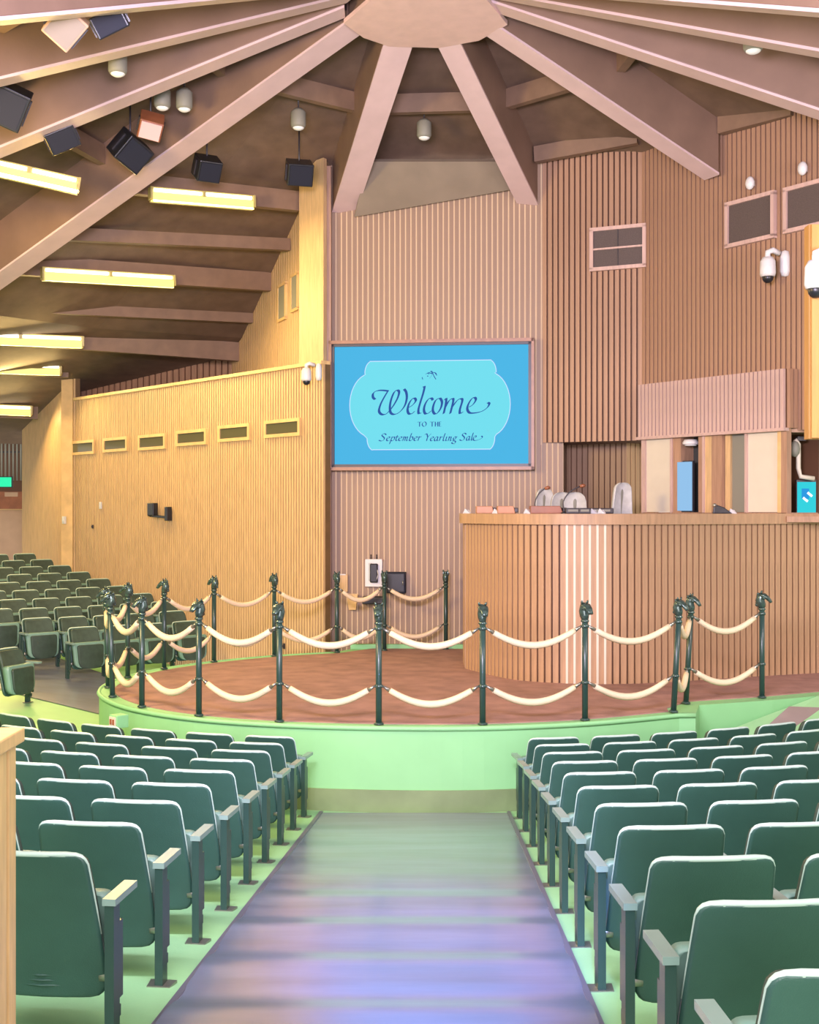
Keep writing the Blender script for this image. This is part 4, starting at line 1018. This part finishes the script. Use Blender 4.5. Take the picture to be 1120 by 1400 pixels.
# orange-lit hanging panel at the right edge
pr = empty('hanging_panel', W(1107, 600, 13.0)); tag(pr, 'bright orange-oak slatted panel hanging at the right frame edge', 'panel')
hh = W(1107, 306, 13).z-W(1107, 600, 13).z
MB().box((1.0, .1, hh/2), (2.0, .16, hh)).build('panel_board', M['orangeoak'], pr, .005)
for i in range(20): MB().box((.06+i*.1, -.0, hh/2), (.085, .05, hh-.02)).build('panel_slat', M['orangeoak'], pr)

# ------------------------------------------------------------------ foreground oak pier, lower left
pr = empty('slatted_pier', (-1.557, 3.98, fz(-1.5, 4.0)), 0); tag(pr, 'pale oak slatted pier with a flat cap, cut by the left frame edge', 'pier')
zc = W(20, 1004, 4.2).z-pr.location.z
R = Matrix.Rotation(math.radians(0), 3, 'Z')
MB().box((-.02, .12, (zc-.05)/2), (.40, .40, zc-.05)).build('pier_core', M['yellowback'], pr)
for i in range(5): MB().box((-.18+.086*i, -.09, (zc-.05)/2), (.058, .035, zc-.05)).build('pier_slat', M['oaktrim'], pr, .004)
for i in range(4): MB().box((.19, -.03+.10*i, (zc-.05)/2), (.02, .07, zc-.05)).build('pier_slat', M['oaktrim'], pr)
MB().add([(-.4, -.32, zc-.05), (.03, -.16, zc-.05), (.215, .0, zc-.05), (.215, .36, zc-.05), (-.4, .36, zc-.05), (-.4, -.32, zc), (.03, -.16, zc), (.215, .0, zc), (.215, .36, zc), (-.4, .36, zc)], [(4, 3, 2, 1, 0), (5, 6, 7, 8, 9), (0, 1, 6, 5), (1, 2, 7, 6), (2, 3, 8, 7), (3, 4, 9, 8), (4, 0, 5, 9)]).build('cap', M['oaktrim'], pr, .006)

# ------------------------------------------------------------------ lamps and speakers hung under the roof
def ray(x, y, below):       # where the sight line meets a surface `below` m under the deck
    d = 8.0
    while d < 26:
        p = W(x, y, d); r = math.hypot(p.x-HC.x, p.y-HC.y)
        if p.z > dz(r)-below: return p, dz(r)
        d += .02
    return W(x, y, 18), 8
def can(x, y, below, lab, s=1):
    p, zt_ = ray(x, y, below); o = empty('can_light', p); tag(o, lab, 'light', 'round lamps under the ceiling')
    MB().lathe([(.10*s, -.10), (.12*s, -.06), (.12*s, .14), (.06*s, .2)], 14).build('can_body', M['grey'], o); MB().ball((0, 0, -.09), (.095*s, .095*s, .05), 12, 6).build('lamp_glass', M['lampglass'], o)
    MB().tube([(0, 0, .18), (0, 0, max(.25, zt_-p.z))], .012, 6).build('stem', M['bezel'], o)
for x, y, b, lab in ((580, 180, .55, 'round lamp between the two beams above the soffit'), (408, 166, .6, 'round lamp left of the lilac-bottomed beam'), (252, 140, .7, 'can lamp right of the pink-faced lamp box'), (161, 90, .8, 'can lamp below the second left beam'), (1030, 58, .6, 'small lamp between the two upper right beams'), (222, 138, .6, 'dull can lamp between pink-faced box and brighter can')): can(x, y, b, lab)
def floodbox(x, y, below, w_, h_, dp, rot, mb_, mf, lab, cat='speaker', name='speaker_box'):
    p, zt_ = ray(x, y, below); o = empty(name, p); tag(o, lab, cat)
    b = MB().box((0, 0, 0), (w_, dp, h_)); E = Matrix.Rotation(rot[2], 4, 'Z') @ Matrix.Rotation(-rot[0], 4, 'X') @ Matrix.Rotation(rot[1], 4, 'Y'); b.xf(E); b.build('cabinet', M[mb_], o, .015)
    b = MB().box((0, -dp/2-.005, 0), (w_*.86, .02, h_*.86)); b.xf(E); b.build('front_face', M[mf], o)
    MB().tube([(0, 0, 0), (0, 0, max(.2, zt_-p.z))], .015, 6).build('hanger', M['bezel'], o)
    for sx in (-1, 1): b = MB().box((sx*(w_/2+.01), 0, 0), (.02, .06, h_*.7)); b.xf(E); b.build('yoke_arm', M['bezel'], o)
floodbox(409, 236, .75, .42, .36, .40, (-.5, 0, .25), 'black', 'navy', 'black floodlight at the top of the bright corner pier', 'light', 'floodlight')
floodbox(283, 230, .8, .38, .34, .36, (-.6, 0, .5), 'black', 'navy', 'black floodlight just right of the golden beam', 'light', 'floodlight')
floodbox(178, 206, .85, .46, .42, .40, (-.6, .5, .6), 'black', 'navy', 'black many-sided speaker below the pink-faced box')
floodbox(84, 188, .9, .42, .30, .34, (-.5, -.5, .4), 'black', 'navy', 'black wedge speaker behind the third left beam')
floodbox(8, 142, .9, .50, .46, .4, (-.5, .4, .2), 'black', 'navy', 'black box speaker cut by the left frame edge')
floodbox(206, 172, .8, .34, .30, .30, (-.8, .25, .15), 'redwood', 'pinkbox', 'lamp box with a pale pink lit face', 'light', 'lamp_box')
floodbox(90, 36, .9, .30, .34, .26, (-.5, .7, .2), 'tan', 'soffit', 'brown diamond-tilted box hanging at upper left')
floodbox(150, 30, .9, .34, .22, .28, (-.4, -.5, .2), 'black', 'navy', 'dark speaker right of the brown diamond box')
